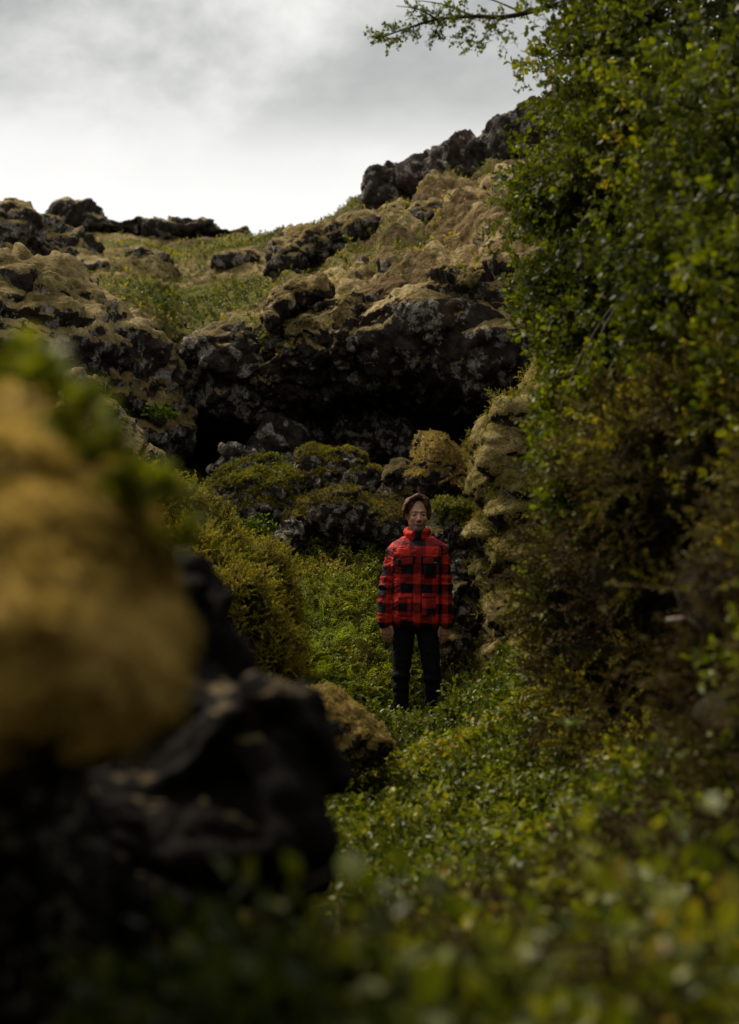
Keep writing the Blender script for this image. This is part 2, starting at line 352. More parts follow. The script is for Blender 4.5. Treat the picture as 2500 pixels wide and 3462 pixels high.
M_heath = leaf_mat('heath_leaves', [(.0, (.02, .03, .003)), (.3, (.060, .078, .005)), (.55, (.145, .168, .009)), (.8, (.25, .24, .017)), (.95, (.32, .18, .02)), (1., (.28, .08, .03))], spec=.3, rough=.45)
M_fern = leaf_mat('fern_leaves', [(.0, (.05, .08, .005)), (.4, (.17, .24, .008)), (.8, (.28, .34, .012)), (1., (.33, .30, .02))], spec=.25, rough=.5)
M_gold = leaf_mat('golden_shrub_leaves', [(.0, (.05, .042, .005)), (.35, (.17, .145, .012)), (.65, (.34, .29, .02)), (.9, (.42, .31, .035)), (1., (.24, .09, .03))], spec=.25, rough=.5)
M_birch = leaf_mat('birch_leaves', [(.0, (.012, .019, .002)), (.35, (.047, .060, .003)), (.65, (.105, .125, .005)), (.9, (.19, .19, .010)), (1., (.28, .18, .02))], rough=.42, trans=.5, spec=.22)
M_fuzz = leaf_mat('pale_moss_tips', [(.0, (.12, .085, .025)), (.4, (.32, .235, .09)), (1., (.62, .49, .25))], rough=.8, spec=.1, trans=.3)
M_gfuzz = leaf_mat('golden_moss_tips', [(.0, (.12, .080, .015)), (.4, (.38, .27, .075)), (1., (.74, .58, .28))], rough=.8, spec=.1, trans=.3)
M_brown = leaf_mat('brown_heath', [(.0, (.02, .014, .008)), (.4, (.06, .04, .02)), (.7, (.09, .075, .02)), (1., (.14, .12, .03))], rough=.8, trans=.2, spec=.08)
M_tan = leaf_mat('dry_straw', [(.0, (.12, .08, .05)), (1., (.30, .22, .14))], stem=(.10, .07, .045), rough=.6, trans=.2)
def plain(name, col, rough=.6, spec=.4, bs=0, bd=.002):
    m, t, b, o = newmat(name); co = N(t, 'ShaderNodeTexCoord').outputs['Object']
    n = noise(t, co, bs or 20, 4); c = mixc(t, n, tuple(v * .75 for v in col), tuple(min(1, v * 1.25) for v in col)); t.links.new(c, b.inputs['Base Color'])
    b.inputs['Roughness'].default_value = rough; b.inputs['Specular IOR Level'].default_value = spec
    if bs: bump(t, b, n, bd)
    return m
M_bark = plain('birch_bark', (.035, .026, .02), .85, .2, 30, .01)
# ------------------------------------------------------------------ the land
def tps(ctrl, xy, lam=.02):
    c = np.array(ctrl, float); n = len(c)
    def K(a, b):
        r2 = ((a[:, None] - b[None]) ** 2).sum(-1) + 1e-9; return .5 * r2 * np.log(r2)
    A = np.zeros((n + 3, n + 3)); A[:n, :n] = K(c[:, :2], c[:, :2]) + lam * np.eye(n); A[:n, n] = 1; A[:n, n + 1:] = c[:, :2]; A[n, :n] = 1; A[n + 1:, :n] = c[:, :2].T
    wv = np.linalg.solve(A, np.r_[c[:, 2], 0, 0, 0]); out = np.empty(len(xy))
    for s in range(0, len(xy), 40000):
        q = xy[s:s + 40000]; out[s:s + 40000] = K(q, c[:, :2]) @ wv[:n] + wv[n] + q @ wv[n + 1:]
    return out
def gp(px, py, Y, dz=0): p = P(px, py, Y); return (p[0], p[1], p[2] + dz)
GC = [(0, 0, .55), (-.5, 0, .6), (.6, 0, .6), (0, 1, .68), (.5, 1.2, .60), (-.5, 1.2, .62), (0, 2, .62), (-.25, 1.6, .70), (.6, 2.2, .54), (1.1, 2.2, .76), (-.6, 2.2, .3), (-.1, 3, .42), (.5, 3.1, .47), (1.0, 3.2, .68),
      (-.8, 3.2, .2), (0, 4, .14), (.5, 4.2, .18), (.9, 4.2, .5), (-.8, 4.5, .1), (0, 5.2, -.02), (.6, 5.5, 0), (-.2, 6.5, .0), (.5, 7, .02), (0, 8, .02), (.6, 8.5, .06), (0, 9.3, .04), (.6, 9.6, .05), (.35, 10.3, 0), (.6, 10.8, .05),
      (-1, 6, .2), (-1.2, 8, .5), (-1.8, 7, .8), (-1.6, 10, 1.0), (-.5, 10.2, .1), (-.75, 9.6, .35),
      gp(1000, 2300, 10.4, -.12), gp(1250, 2300, 10.5, -.12), gp(1100, 2100, 11.2, -.12), gp(1280, 2080, 11.3, -.12), gp(1100, 1930, 12, -.12), gp(1250, 1920, 12, -.12), gp(1060, 1830, 12.5, -.12), gp(1350, 1840, 12.5, -.12),
      gp(900, 1800, 12.4, -.2), gp(750, 1750, 12.5, -.2), gp(1500, 2150, 11.3, -.2), gp(1520, 2050, 12, -.3), gp(1600, 2050, 12.6, -.3), (1.6, 10, 1.2), (1.6, 8, 1.2), (1.8, 5, 1.2), (3, 8, 2.2), (3, 3, 1.8),
      (-2.5, 12.5, 1.8), (0, 14, 1.9), (2, 14, 2.0), (-3, 16, 2), (0, 17, 2.), (3, 17, 2.2), (-4, 9, 2.2), (-3, 4, 1.6), (-2.6, 0, 3.2), (-1.5, 2, .9), (2.4, 0, 3.0),
      (0, -1.6, 1.8), (0, -3.2, 4.6), (-2.5, -2, 4.6), (2.5, -2, 4.6), (-8, 0, 5), (8, 0, 5), (0, -10, 6), (-8, 12, 3), (8, 12, 3), (0, 24, 2.4), (-10, 30, 3), (10, 30, 3), (-20, 0, 3.), (20, 0, 3.), (0, -25, 3), (0, 50, 2), (-40, 40, 2), (40, 40, 2)]  # high ground behind the camera is added, out of view, to shade the slope
def axis(bps):
    o = [np.array([bps[0][0]])]
    for (a, _), (b, st) in zip(bps[:-1], bps[1:]): o.append(np.linspace(a, b, max(2, int(abs(b - a) / st)) + 1)[1:])
    return np.concatenate(o)
gx = axis([(-300, 0), (-60, 60), (-10, 2.5), (-2.2, .1), (1.7, .022), (10, .12), (60, 2.5), (300, 60)])
gy = axis([(-300, 0), (-60, 60), (-8, 3), (.6, .15), (13, .03), (20, .12), (60, 2), (300, 60)])
def ground_z(xy):
    far = sstep(np.hypot(xy[:, 0], xy[:, 1]), 25, 60); c = np.clip(xy, -60, 60)
    return tps(GC, c) * (1 - far) + 2. * far
def grid_q(nu, nv):
    i = np.arange(nu * nv).reshape(nv, nu); return np.stack([i[:-1, :-1], i[:-1, 1:], i[1:, 1:], i[1:, :-1]], -1).reshape(-1, 4)
X, Y_ = np.meshgrid(gx, gy); GV = np.stack([X.ravel(), Y_.ravel(), np.zeros(X.size)], 1); GV[:, 2] = ground_z(GV[:, :2])
nearm = (np.abs(GV[:, 0]) < 12) & (GV[:, 1] > -8) & (GV[:, 1] < 22)
pn = GV[nearm]; GV[nearm, 2] += .10 * fbm(pn, 1.3, 4) + .05 * fbm(pn, 5., 3, billow=True)
GQ = grid_q(len(gx), len(gy)); gn = vnormals(GV, GQ)
ground = mk('ground', GV, GQ, M_soil, {'moss': np.full(len(GV), .9), 'green': sstep(fbm(GV, .9, 3), -.2, .3) * .6}); tag(ground, kind='structure')

# ---- the hillside: one sheet over the slope, its rim, the overhanging lava face, the hollow under it and the floor in front
cx = np.array([-700, -300, 0, 200, 370, 500, 600, 700, 820, 950, 1100, 1270, 1450, 1600, 1750, 2000, 2400, 3000.])
def row(py, Y): return np.array(py, float), np.broadcast_to(np.array(Y, float), (18,)).copy()
Rs = row([780, 780, 790, 800, 805, 805, 805, 806, 806, 790, 748, 682, 650, 600, 540, 450, 380, 360], [34, 33, 32, 32, 31, 31, 31, 30, 29, 28, 27, 26, 25, 24, 23, 22, 21, 21])
Rr = row([1090, 1090, 1090, 1090, 1090, 1115, 1165, 1150, 1115, 1080, 1045, 975, 915, 872, 850, 820, 780, 760], [16.5, 16.5, 16.5, 16.5, 16.4, 16.8, 18.4, 17.0, 16.2, 15.8, 15.6, 15.5, 15.3, 15.2, 15, 14.5, 14, 13])
Rl = row([1380, 1380, 1380, 1400, 1450, 1460, 1400, 1440, 1450, 1390, 1310, 1325, 1365, 1380, 1385, 1400, 1400, 1400], Rr[1] + .35)
def lerpY(a, b, t): return 1 / ((1 - t) / a + t / b)
rows = [row(Rs[0] + 190, Rs[1] + 13), row(Rs[0] + 40, Rs[1] + 4), Rs]
for t in (.2, .42, .64, .84): rows.append((Rs[0] * (1 - t) + Rr[0] * t - 18 * math.sin(t * 3.14), lerpY(Rs[1], Rr[1], t)))
rows += [Rr, (Rr[0] * .8 + Rl[0] * .2, Rr[1] - .42), (Rr[0] * .55 + Rl[0] * .45, Rr[1] - .45), (Rr[0] * .25 + Rl[0] * .75, Rr[1] - .15), Rl,
         (Rl[0] + 15, Rl[1] + .7), (Rl[0] + 30, Rl[1] + 1.7), (Rl[0] + 100, Rl[1] + 2.5), (np.full(18, 1590.), Rl[1] + 1.9), (np.full(18, 1680.), Rl[1] + .1), (np.full(18, 1790.), np.full(18, 13.6)), (np.full(18, 1990.), np.full(18, 12.9))]
RN = len(rows); cP = np.stack([P(cx, r[0], r[1]) for r in rows])           # rows x cols x 3
def cr(y, t):                                                             # Catmull-Rom along axis 0
    i = np.clip(np.floor(t).astype(int), 0, len(y) - 2); f = (t - i).reshape(-1, *[1] * (y.ndim - 1)); g0 = lambda k: y[np.clip(i + k, 0, len(y) - 1)]
    p0, p1, p2, p3 = g0(-1), g0(0), g0(1), g0(2); return .5 * (2 * p1 + (p2 - p0) * f + (2 * p0 - 5 * p1 + 4 * p2 - p3) * f ** 2 + (3 * p1 - p0 - 3 * p2 + p3) * f ** 3)
dens = np.array([6, 6, 34, 44, 50, 52, 50, 46, 48, 50, 50, 26, 20, 20, 20, 20, 16, 12])
tv = np.concatenate([k + np.arange(n) / n for k, n in enumerate(dens)] + [[RN - 1.]])
upx = axis([(-700, 0), (-100, 12), (1850, 3.1), (3000, 12)]); tu = np.interp(upx, cx, np.arange(18.))
S = cr(np.swapaxes(cr(cP, tv), 0, 1), tu); S = np.swapaxes(S, 0, 1); nv, nu = S.shape[:2]
HV = S.reshape(-1, 3).copy(); HQ = grid_q(nu, nv)[:, ::-1]; hn = vnormals(HV, HQ)
tvv = np.repeat(tv, nu)
slope = sstep(tvv, 1.5, 2.4) * (1 - sstep(tvv, 6.6, 7.6)); face = sstep(tvv, 7.0, 8.0)
q = HV.copy(); q[:, 0] += .8 * q[:, 2]; q2 = q * [1, .55, 1.7]; q2 = q2 + .22 * np.stack([fbm(HV, .9, 2, off=k * 9.) for k in range(3)], 1)
# swollen pahoehoe rolls with creases between them, under a coat of moss
right = sstep(HV[:, 0], -2.0, 1.5)
roll = fbm(q2, 1.0, 3, .5, billow=True) - .35; roll2 = fbm(q2, 2.6, 3, .5, billow=True, off=5) - .35
disp = slope * ((.22 + .30 * right) * roll + .07 * roll2 + .35 * fbm(HV, .28, 3) * (1 - .5 * sstep(tvv, 5.5, 7)))
fc = face * (.16 * facet(HV, .55) + .11 * facet(HV, 1.5, 4) + .055 * facet(HV, 3.6, 9) + .025 * facet(HV, 8., 2) + .22 * fbm(HV, .45, 3) + .05 * fbm(HV, 3.5, 3, billow=True))
fc *= 1 + .5 * sstep(tvv, 14, 15)
HV = HV + hn * (disp + fc)[:, None]; hn1 = vnormals(HV, HQ)
w1, _, wid, _ = worley(HV, 5.5); dome = np.sqrt(np.clip(.3 - w1 * w1, 0, 1)) * (_rv[wid, 1] < .45)
w3, _, wid3, _ = worley(HV, 11., off=4); dome3 = np.sqrt(np.clip(.3 - w3 * w3, 0, 1)) * (_rv[wid3, 1] < .5)
fine = (.012 + .023 * face) * fbm(HV, 6, 4, .6) + face * (.11 * dome + .05 * dome3) + slope * .035 * fbm(HV, 6, 3, .5, billow=True)
HV = HV + hn1 * fine[:, None]; hn = vnormals(HV, HQ)
def blob(V, px, py, Y, rx, ry=1.0, rz=.4):
    c = P(px, py, Y); return np.exp(-(((V[:, 0] - c[0]) / rx) ** 2 + ((V[:, 1] - c[1]) / ry) ** 2 + ((V[:, 2] - c[2]) / rz) ** 2))
mn = fbm(HV, 1.4, 4)
moss = sstep(hn1[:, 2] + .5 * mn + .25 * slope, .0, .3) * (1 - sstep(tvv, 8.6, 10.2))
green = .18 + .6 * fbm(HV, .6, 3) + .08 * (1 - right) * slope
for b in [(560, 985, 20, 1.0, 2.2, .5), (740, 1040, 18, .7, 1.6, .4), (700, 980, 20, 1.0, 2, .4), (880, 1130, 16, .5, 1, .3), (1300, 650, 25, 2.2, 2, .5), (1420, 640, 24, 2, 2, .5), (1390, 900, 17, .6, 1, .25), (800, 850, 27, 2.5, 3, .6)]: green += .75 * blob(HV, *b)
hill_attr = {'moss': moss, 'green': np.clip(green, 0, 1) * moss}
hill = mk('hillside', HV, HQ, M_hill, hill_attr); tag(hill, kind='structure')

# ---- separate rocks
def rock(name, label, ells, vox, mat, amp=1., fs=3., moss_at=(.25, .55), ropy=0., group=None, cat='rock', k=.06, cuts=(), domes=.5, mossy=1., parent=None, green=0., cones=(), zmin=None):
    c = np.array([e[0] for e in ells] + [q for cn in cones for q in cn[:2]], float)
    m = max([max(e[1]) for e in ells] + [max(cn[2:4]) for cn in cones]) * 1.02
    lo, hi = c.min(0) - m, c.max(0) + m; G = Grid(lo - 3 * vox, hi + 3 * vox, vox)
    for e in ells: G.ell(e[0], e[1], e[2] if len(e) > 2 else (0, 0, 0), k, pw=e[3] if len(e) > 3 else 2.)
    for cn in cones: G.cone(*cn[:4], k=k)
    for e in cuts: G.ell(e[0], e[1], e[2] if len(e) > 2 else (0, 0, 0), k, True)
    V, Q = G.mesh(); n = vnormals(V, Q); sz = amp
    d = sz * (.30 * facet(V, fs * .5) + .13 * facet(V, fs * 1.5, 5)) / fs * (1 - ropy) + ropy * (sz / fs) * .8 * (fbm(V * [1, 1, 1.5], fs * .7, 3, billow=True) - .35) + sz * .10 / fs * fbm(V, fs * 3, 4, .6)
    V = V + n * d[:, None]; n1 = vnormals(V, Q); w1, _, wi, _ = worley(V, fs * 3.2)
    ms = sstep(n1[:, 2] + .35 * fbm(V, fs * .8, 3), *moss_at) * mossy
    if zmin is not None: ms *= sstep(V[:, 2] + .03 * fbm(V, 12, 2), zmin - .06, zmin + .10)
    V = V + n1 * (domes * .18 / fs * np.sqrt(np.clip(.3 - w1 * w1, 0, 1)) * (_rv[wi, 1] < .5) * (1 - ms) + .03 / fs * fbm(V, fs * 9, 3) + ms * .05 / fs * fbm(V, fs * 2.5, 3, billow=True))[:, None]
    gr = np.clip(green + .5 * fbm(V, fs * .5, 3), 0, 1)
    org = np.array([c[:, 0].mean(), c[:, 1].mean(), V[:, 2].min()]); o = mk(name, V - org, Q, mat, {'moss': ms, 'green': gr}, parent); o.location = org
    tag(o, label, cat, group); return o, V, Q, ms
def E(px, py, Y, rx, ry, rz, rot=(0, 0, 0), pw=2.): return (tuple(P(px, py, Y)), (rx, ry, rz), rot, pw)
rocks = {}
def X_(px, py, Y, rx, ry, rz, rot=(0, 0, 0), pw=2.): u = Y / KPX; return (tuple(P(px, py, Y)), (rx * u, ry * u, rz * u), rot, pw)
def RK(key, *a, **kw): rocks[key] = rock(*a, **kw)
# left shoulder outcrops
RK('D', 'lava_outcrop', 'broad mossy lava outcrop with a dark pitted face at the left edge', [E(-150, 1130, 14.6, 1.0, 1.0, .75), E(60, 1010, 15, .85, .9, .42, (0, .15, 0)), E(230, 1090, 15, .65, .7, .42, (0, .35, 0)), E(120, 1190, 14.6, .9, .8, .5),
   E(320, 1190, 15, .6, .7, .5, (0, .3, 0)), E(430, 1260, 15.2, .5, .6, .6), E(250, 1370, 15, .9, .8, .6), E(480, 1400, 15.4, .45, .6, .5), E(60, 1500, 14.8, 1.0, .8, .6)], .035, M_out, .9, 1.7, ropy=.45, cat='rock outcrop', moss_at=(.1, .38), domes=1.1, cuts=[E(100, 1290, 13.3, .9, .5, .12)])
RK('B', 'lava_outcrop', 'dark lumpy outcrop with a tan moss back at the far left skyline', [E(-60, 840, 23, 1.3, 1.1, .5), E(90, 810, 23, .8, 1, .42, (0, .3, 0)), E(200, 880, 23, .9, .9, .42, (0, .45, 0)), E(330, 930, 22.6, .55, .8, .28, (0, .4, 0)), E(60, 930, 22.6, 1.3, .9, .3)],
   .05, M_out, 1.1, 1.5, ropy=.35, cat='rock outcrop', domes=1.5, moss_at=(.4, .7))
RK('A', 'lava_ridge', 'low broken ridge of dark rock along the skyline of the saddle', [E(x, y, 30.5, rx, .7, rz, (0, 0, .3), 3.) for x, y, rx, rz in ((260, 762, .5, .28), (330, 770, .6, .22), (420, 782, .6, .20), (510, 786, .55, .16), (590, 792, .5, .2), (650, 784, .33, .22), (690, 786, .3, .22), (760, 802, .4, .14), (800, 806, .22, .12))],
   .05, M_dark, 1.2, 1.6, mossy=.6, cat='rock ridge', moss_at=(.5, .8), domes=1.)
# crest of the right hand hill
RK('F1', 'crag_block', 'square black crag standing alone at the left end of the crest', [E(1300, 640, 23.5, .31, .5, .27, (0, 0, .2), 4.), E(1350, 627, 23.6, .25, .5, .22, (0, .1, 0), 3.), E(1290, 682, 23.4, .28, .5, .14, (0, 0, 0), 3.)], .028, M_dark, .9, 2.6, mossy=.25, cat='crag', moss_at=(.6, .9), domes=.8)
RK('F2', 'crag_ridge', 'long dark crag ridge rising to the right behind the birch leaves', [E(1435, 625, 23.6, .34, .6, .24, (0, -.4, 0), 3.), E(1530, 595, 23.4, .5, .6, .30, (0, -.5, 0), 3.), E(1650, 540, 23, .6, .7, .38, (0, -.45, 0), 3.), E(1780, 498, 22.6, .7, .8, .45, (0, -.3, 0), 3.), E(1950, 430, 22, .9, .8, .6, (0, -.2, 0), 3.), E(2150, 400, 21.6, 1.1, .8, .7)],
   .04, M_dark, 1.1, 1.8, mossy=.5, cat='crag', moss_at=(.6, .9), domes=1.)
RK('R1', 'lava_roll', 'grey ropy lava roll halfway up the mossy right slope', [E(975, 870, 18.6, .3, .4, .2, (0, -.3, 0)), E(1040, 838, 18.8, .4, .4, .24, (0, -.35, 0)), E(1130, 808, 19, .42, .4, .24, (0, -.3, 0)), E(1230, 782, 19.2, .45, .4, .22, (0, -.25, 0)), E(1340, 765, 19.2, .45, .4, .2, (0, -.2, 0)), E(1440, 745, 19, .4, .4, .17, (0, -.3, 0))],
   .03, M_out, .9, 2.4, ropy=.85, cat='rock', domes=1.5, moss_at=(.2, .5))
RK('R2', 'lava_roll', 'small mossy hump of lava in the middle of the green saddle', [E(770, 885, 22, .28, .3, .13), E(820, 880, 22, .25, .3, .15)], .03, M_out, .8, 3., ropy=.6, cat='rock', domes=1.4, moss_at=(.4, .7))
RK('R3', 'lava_roll', 'flat brown hump of lava left in the green saddle below the ridge', [E(500, 880, 23, .4, .3, .13), E(420, 895, 23, .3, .3, .1)], .03, M_out, .8, 3., ropy=.6, cat='rock', domes=1.)
# rounded noses bulging from the face
RK('N1', 'bulging_rock', 'bulging lichen spotted rock nose left of the cave', [E(760, 1240, 15.9, .45, .5, .42), E(860, 1210, 16., .5, .5, .4), E(800, 1350, 15.9, .5, .45, .32)], .03, M_out, 1., 2.2, cat='rock', domes=1.6, moss_at=(.45, .7), mossy=.7)
RK('N2', 'bulging_rock', 'black rock bulge under the mossy rim right of the cave', [E(1500, 1090, 15.1, .7, .6, .38), E(1620, 1130, 15., .7, .5, .5), E(1380, 1130, 15.1, .6, .4, .4), E(1700, 1200, 14.8, .6, .5, .35)], .03, M_out, 1.1, 1.9, cat='rock', domes=1.3, moss_at=(.4, .65))
RK('N3', 'mossy_nose', 'pale moss covered nose of rock hanging over the dark face', [E(960, 1040, 15.5, .18, .35, .16, (0, -.5, 0)), E(1030, 1000, 15.6, .35, .4, .16, (0, -.2, 0)), E(930, 1080, 15.4, .10, .2, .1)], .022, M_hill, .8, 3., ropy=.6, cat='rock', moss_at=(-.1, .2))
# hollow: slabs and boulders
RK('S1', 'rock_slab', 'brown upright slab in the back of the hollow', [E(1080, 1460, 16.5, .3, .25, .4, (0, .2, 0), 4.)], .016, M_dark, 1.1, 3.2, mossy=0, cat='rock slab')
RK('S2', 'rock_slab', 'grey lichened slab leaning in the back of the hollow', [E(1235, 1460, 16.3, .3, .25, .42, (0, -.25, 0), 3.), E(1340, 1500, 16., .2, .2, .25, (0, -.5, 0), 3.)], .016, M_boul, 1.1, 3.2, mossy=0, cat='rock slab')
RK('S3', 'rock_slab', 'dark angular block at the left of the hollow floor', [E(950, 1510, 15.6, .28, .25, .3, (0, .4, 0), 4.)], .022, M_dark, .7, 2.6, mossy=.2, cat='rock slab')
RK('g', 'pointed_boulder', 'small pointed grey boulder behind the green mossy one', [E(800, 1570, 13.9, .16, .15, .17, (0, .5, 0), 3.), E(760, 1590, 13.9, .16, .15, .1)], .014, M_boul, .9, 4.5, mossy=.15, cat='boulder')
RK('a', 'mossy_boulder', 'green mossy boulder at the left foot of the cave', [E(790, 1675, 13, .26, .3, .24), E(880, 1650, 13, .28, .3, .26), E(950, 1670, 13, .22, .3, .24), E(850, 1740, 12.9, .35, .3, .2)], .018, M_boul, .8, 3.4, cat='boulder', green=.4, moss_at=(.25, .55), domes=1.4)
RK('b', 'mossy_boulder', 'grey boulder wearing a brown moss cap under the cave mouth', [E(1060, 1575, 13.3, .2, .3, .2), E(1150, 1590, 13.3, .26, .3, .17), E(1080, 1660, 13.2, .28, .3, .22), E(1200, 1650, 13.2, .24, .3, .2)], .018, M_boul, .9, 3.4, cat='boulder', moss_at=(.5, .75), domes=1.8)
RK('c', 'mossy_boulder', 'wide olive mossy boulder just left of the man', [E(1040, 1760, 12.7, .22, .3, .2), E(1150, 1745, 12.6, .32, .35, .22), E(1270, 1765, 12.6, .25, .3, .18), E(1340, 1790, 12.5, .2, .3, .16), E(1000, 1800, 12.6, .15, .2, .2)], .018, M_boul, .7, 3.4, cat='boulder', moss_at=(.3, .6), domes=1.6)
RK('h', 'lumpy_boulder', 'knobbly bare dark boulder at the lower left end of the wide one', [E(985, 1810, 12.3, .1, .12, .14), E(960, 1850, 12.2, .09, .12, .12)], .012, M_boul, 1., 6, cat='boulder', mossy=.3, domes=2.)
RK('e', 'mossy_boulder', 'golden mossy boulder above and behind the man\'s head', [E(1470, 1570, 12.4, .19, .25, .24), E(1530, 1590, 12.5, .15, .2, .2), E(1450, 1500, 12.5, .12, .2, .1), E(1500, 1650, 12.4, .18, .2, .15)], .016, M_gmoss, .7, 3.6, cat='boulder', moss_at=(-.1, .2), green=.15, domes=1.)
RK('e2', 'small_boulder', 'small mossy boulder beside the man\'s head on the right', [E(1530, 1745, 12., .12, .15, .09), E(1560, 1790, 12., .1, .15, .12)], .012, M_boul, .8, 5, cat='boulder', moss_at=(.0, .3), green=.4)
RK('e3', 'small_boulder', 'small lichened boulder between the capped and golden boulders', [E(1350, 1620, 12.9, .13, .2, .12), E(1330, 1680, 12.8, .16, .2, .12)], .014, M_boul, .9, 4.5, cat='boulder', moss_at=(.2, .5), domes=1.5)
RK('e4', 'boulder', 'dark lichened boulder at the man\'s shoulder on the right', [E(1500, 1850, 12.1, .16, .2, .16, (0, .3, 0), 3.), E(1560, 1930, 12., .16, .2, .2), E(1470, 1930, 12.2, .15, .2, .15)], .012, M_boul, 1.2, 4.5, cat='boulder', moss_at=(.55, .8), domes=1.6)
RK('e5', 'boulder', 'dark boulder low behind the man\'s right elbow and the wall', [E(1550, 2080, 11.6, .16, .2, .22), E(1520, 2200, 11.4, .14, .2, .16)], .012, M_boul, 1.2, 4.5, cat='boulder', moss_at=(.5, .8), domes=1.3)
RK('H', 'pointed_rock', 'pointed grey rock rising behind the blurred moss boulder', [E(285, 1345, 10.6, .13, .2, .16, (0, .2, 0), 3.), E(330, 1420, 10.6, .2, .25, .2, (0, .6, 0)), E(420, 1500, 10.6, .22, .25, .15, (0, .8, 0)), E(240, 1480, 10.6, .3, .3, .3), E(500, 1600, 10.6, .15, .25, .18, (0, .7, 0)), E(380, 1650, 10.5, .4, .4, .4)],
   .016, M_out, .9, 4., cat='rock', moss_at=(.3, .6), domes=1.)
# golden shrub bank, left middle
RK('bank', 'heath_bank', 'steep bank overgrown with golden heath left of the fern hollow', [E(480, 1960, 9.8, .6, .7, .52), E(630, 1960, 9.8, .36, .6, .38), E(750, 2060, 9.7, .33, .6, .36), E(875, 2160, 9.6, .18, .5, .34), E(600, 2200, 9.5, .65, .8, .5), E(820, 2280, 9.4, .28, .5, .35)],
   .03, M_soil, 1.2, 2., ropy=.6, cat='bank', k=.12, moss_at=(-2, -1), domes=0)
# right side: wall of moss pillows beside the man, then the tangled bank toward the camera
PL = 11.4
RK('pil', 'mossy_rock_wall', 'rock wall of stacked olive and tan moss pillows right of the man', [E(1745, 1405, PL, .21, .25, .14, (0, .3, 0)), E(1720, 1530, PL, .20, .25, .22), E(1785, 1640, PL - .1, .26, .25, .16, (0, -.3, 0)), E(1750, 1740, PL - .1, .25, .25, .13),
   E(1820, 1860, PL - .25, .27, .28, .24), E(1750, 1900, PL - .05, .20, .25, .15), E(1840, 2010, PL - .2, .2, .25, .14), E(1885, 2090, PL - .5, .15, .2, .2), E(1720, 2080, PL + .05, .16, .3, .3), E(1700, 2260, PL, .19, .3, .35), E(1900, 1560, PL + .3, .40, .5, .45), E(1900, 1800, PL + .3, .5, .6, .7), E(1900, 2200, PL + .2, .45, .6, .6),
   E(1850, 1380, PL + .1, .22, .3, .2), E(1930, 1300, PL + .1, .3, .4, .3), E(1655, 1620, PL + .2, .11, .25, .45, (0, -.1, 0)), E(1650, 1900, PL + .25, .11, .2, .45), E(1830, 2250, PL - .3, .25, .3, .3)],
   .018, M_pil, .5, 2.4, ropy=.85, cat='rock wall', moss_at=(-.5, -.1), k=.05, green=.35, domes=.3)
HOL = P(2130, 2220, 5.3); bk = []
for (x, y, z, rx, ry, rz) in [(2.25, 9.9, 1.2, .75, 1., 1.3), (2.25, 8.5, 1.1, .85, 1., 1.3), (1.95, 7.1, 1.0, .95, 1.1, 1.35), (1.95, 5.7, .95, 1.0, 1.1, 1.3), (2.2, 4.3, .9, 1.15, 1., 1.1), (2.2, 3.0, .8, 1.05, 1., .9), (1.6, 8.0, .6, .3, .5, .6), (2.6, 8., 1.6, 1.2, 2.5, 1.3), (1.45, 7.2, .25, .45, 1.2, .35)]:
    bk.append(((x, y, z), (rx, ry, rz)))
RK('rb', 'overgrown_bank', 'high tangled bank of brown heath and moss along the right side', bk, .05, M_soil, .9, 1.6, ropy=.7, cat='bank', k=.2, moss_at=(-1, -.5), domes=.5, cuts=[(tuple(HOL), (.55, 1.1, .5))])
# near left
RK('near', 'mossy_boulder', 'big golden moss boulder close to the camera on the left', [X_(130, 2280, 1.47, 410, 420, 350), X_(130, 2130, 1.53, 430, 430, 360), X_(110, 1980, 1.60, 430, 450, 350), X_(85, 1840, 1.68, 415, 450, 330), X_(10, 1710, 1.78, 400, 450, 300), X_(-110, 1610, 1.92, 380, 450, 270), X_(-350, 2100, 1.6, 500, 600, 520), X_(-350, 3100, 2.0, 700, 600, 900), X_(150, 2100, 1.9, 400, 700, 420)],
   .010, M_fore, .40, 7., ropy=.9, cat='boulder', k=.05, moss_at=(-.75, -.3), domes=.3, green=.0, zmin=float(P(300, 2680, 1.6)[2]))
RK('near2', 'dark_boulder', 'dark boulder with mossy crest beside the golden one', [X_(560, 2480, 2.7, 330, 400, 440, (0, .5, 0)), X_(800, 2600, 2.55, 260, 400, 360, (0, .5, 0)), X_(980, 2520, 2.55, 110, 300, 170), X_(900, 2800, 2.5, 250, 400, 350), X_(500, 3100, 2.4, 500, 500, 500), X_(0, 2900, 2.3, 500, 500, 400), X_(560, 2150, 2.8, 150, 300, 170, (0, .6, 0)), X_(600, 2080, 2.9, 130, 250, 230, (0, .5, 0))],
   .012, M_black, 1., 4., cat='boulder', moss_at=(.8, .98), mossy=.6, domes=.8)
RK('mound', 'moss_mound', 'small golden moss mound in the middle distance behind the dark boulder', [X_(1110, 2425, 7.2, 95, 140, 70, (0, .5, 0)), X_(1210, 2480, 7.2, 95, 140, 62, (0, .5, 0)), X_(1110, 2520, 7.2, 130, 200, 70)],
   .012, M_gmoss, .5, 4., ropy=.8, cat='moss mound', moss_at=(.0, .3), domes=.5)
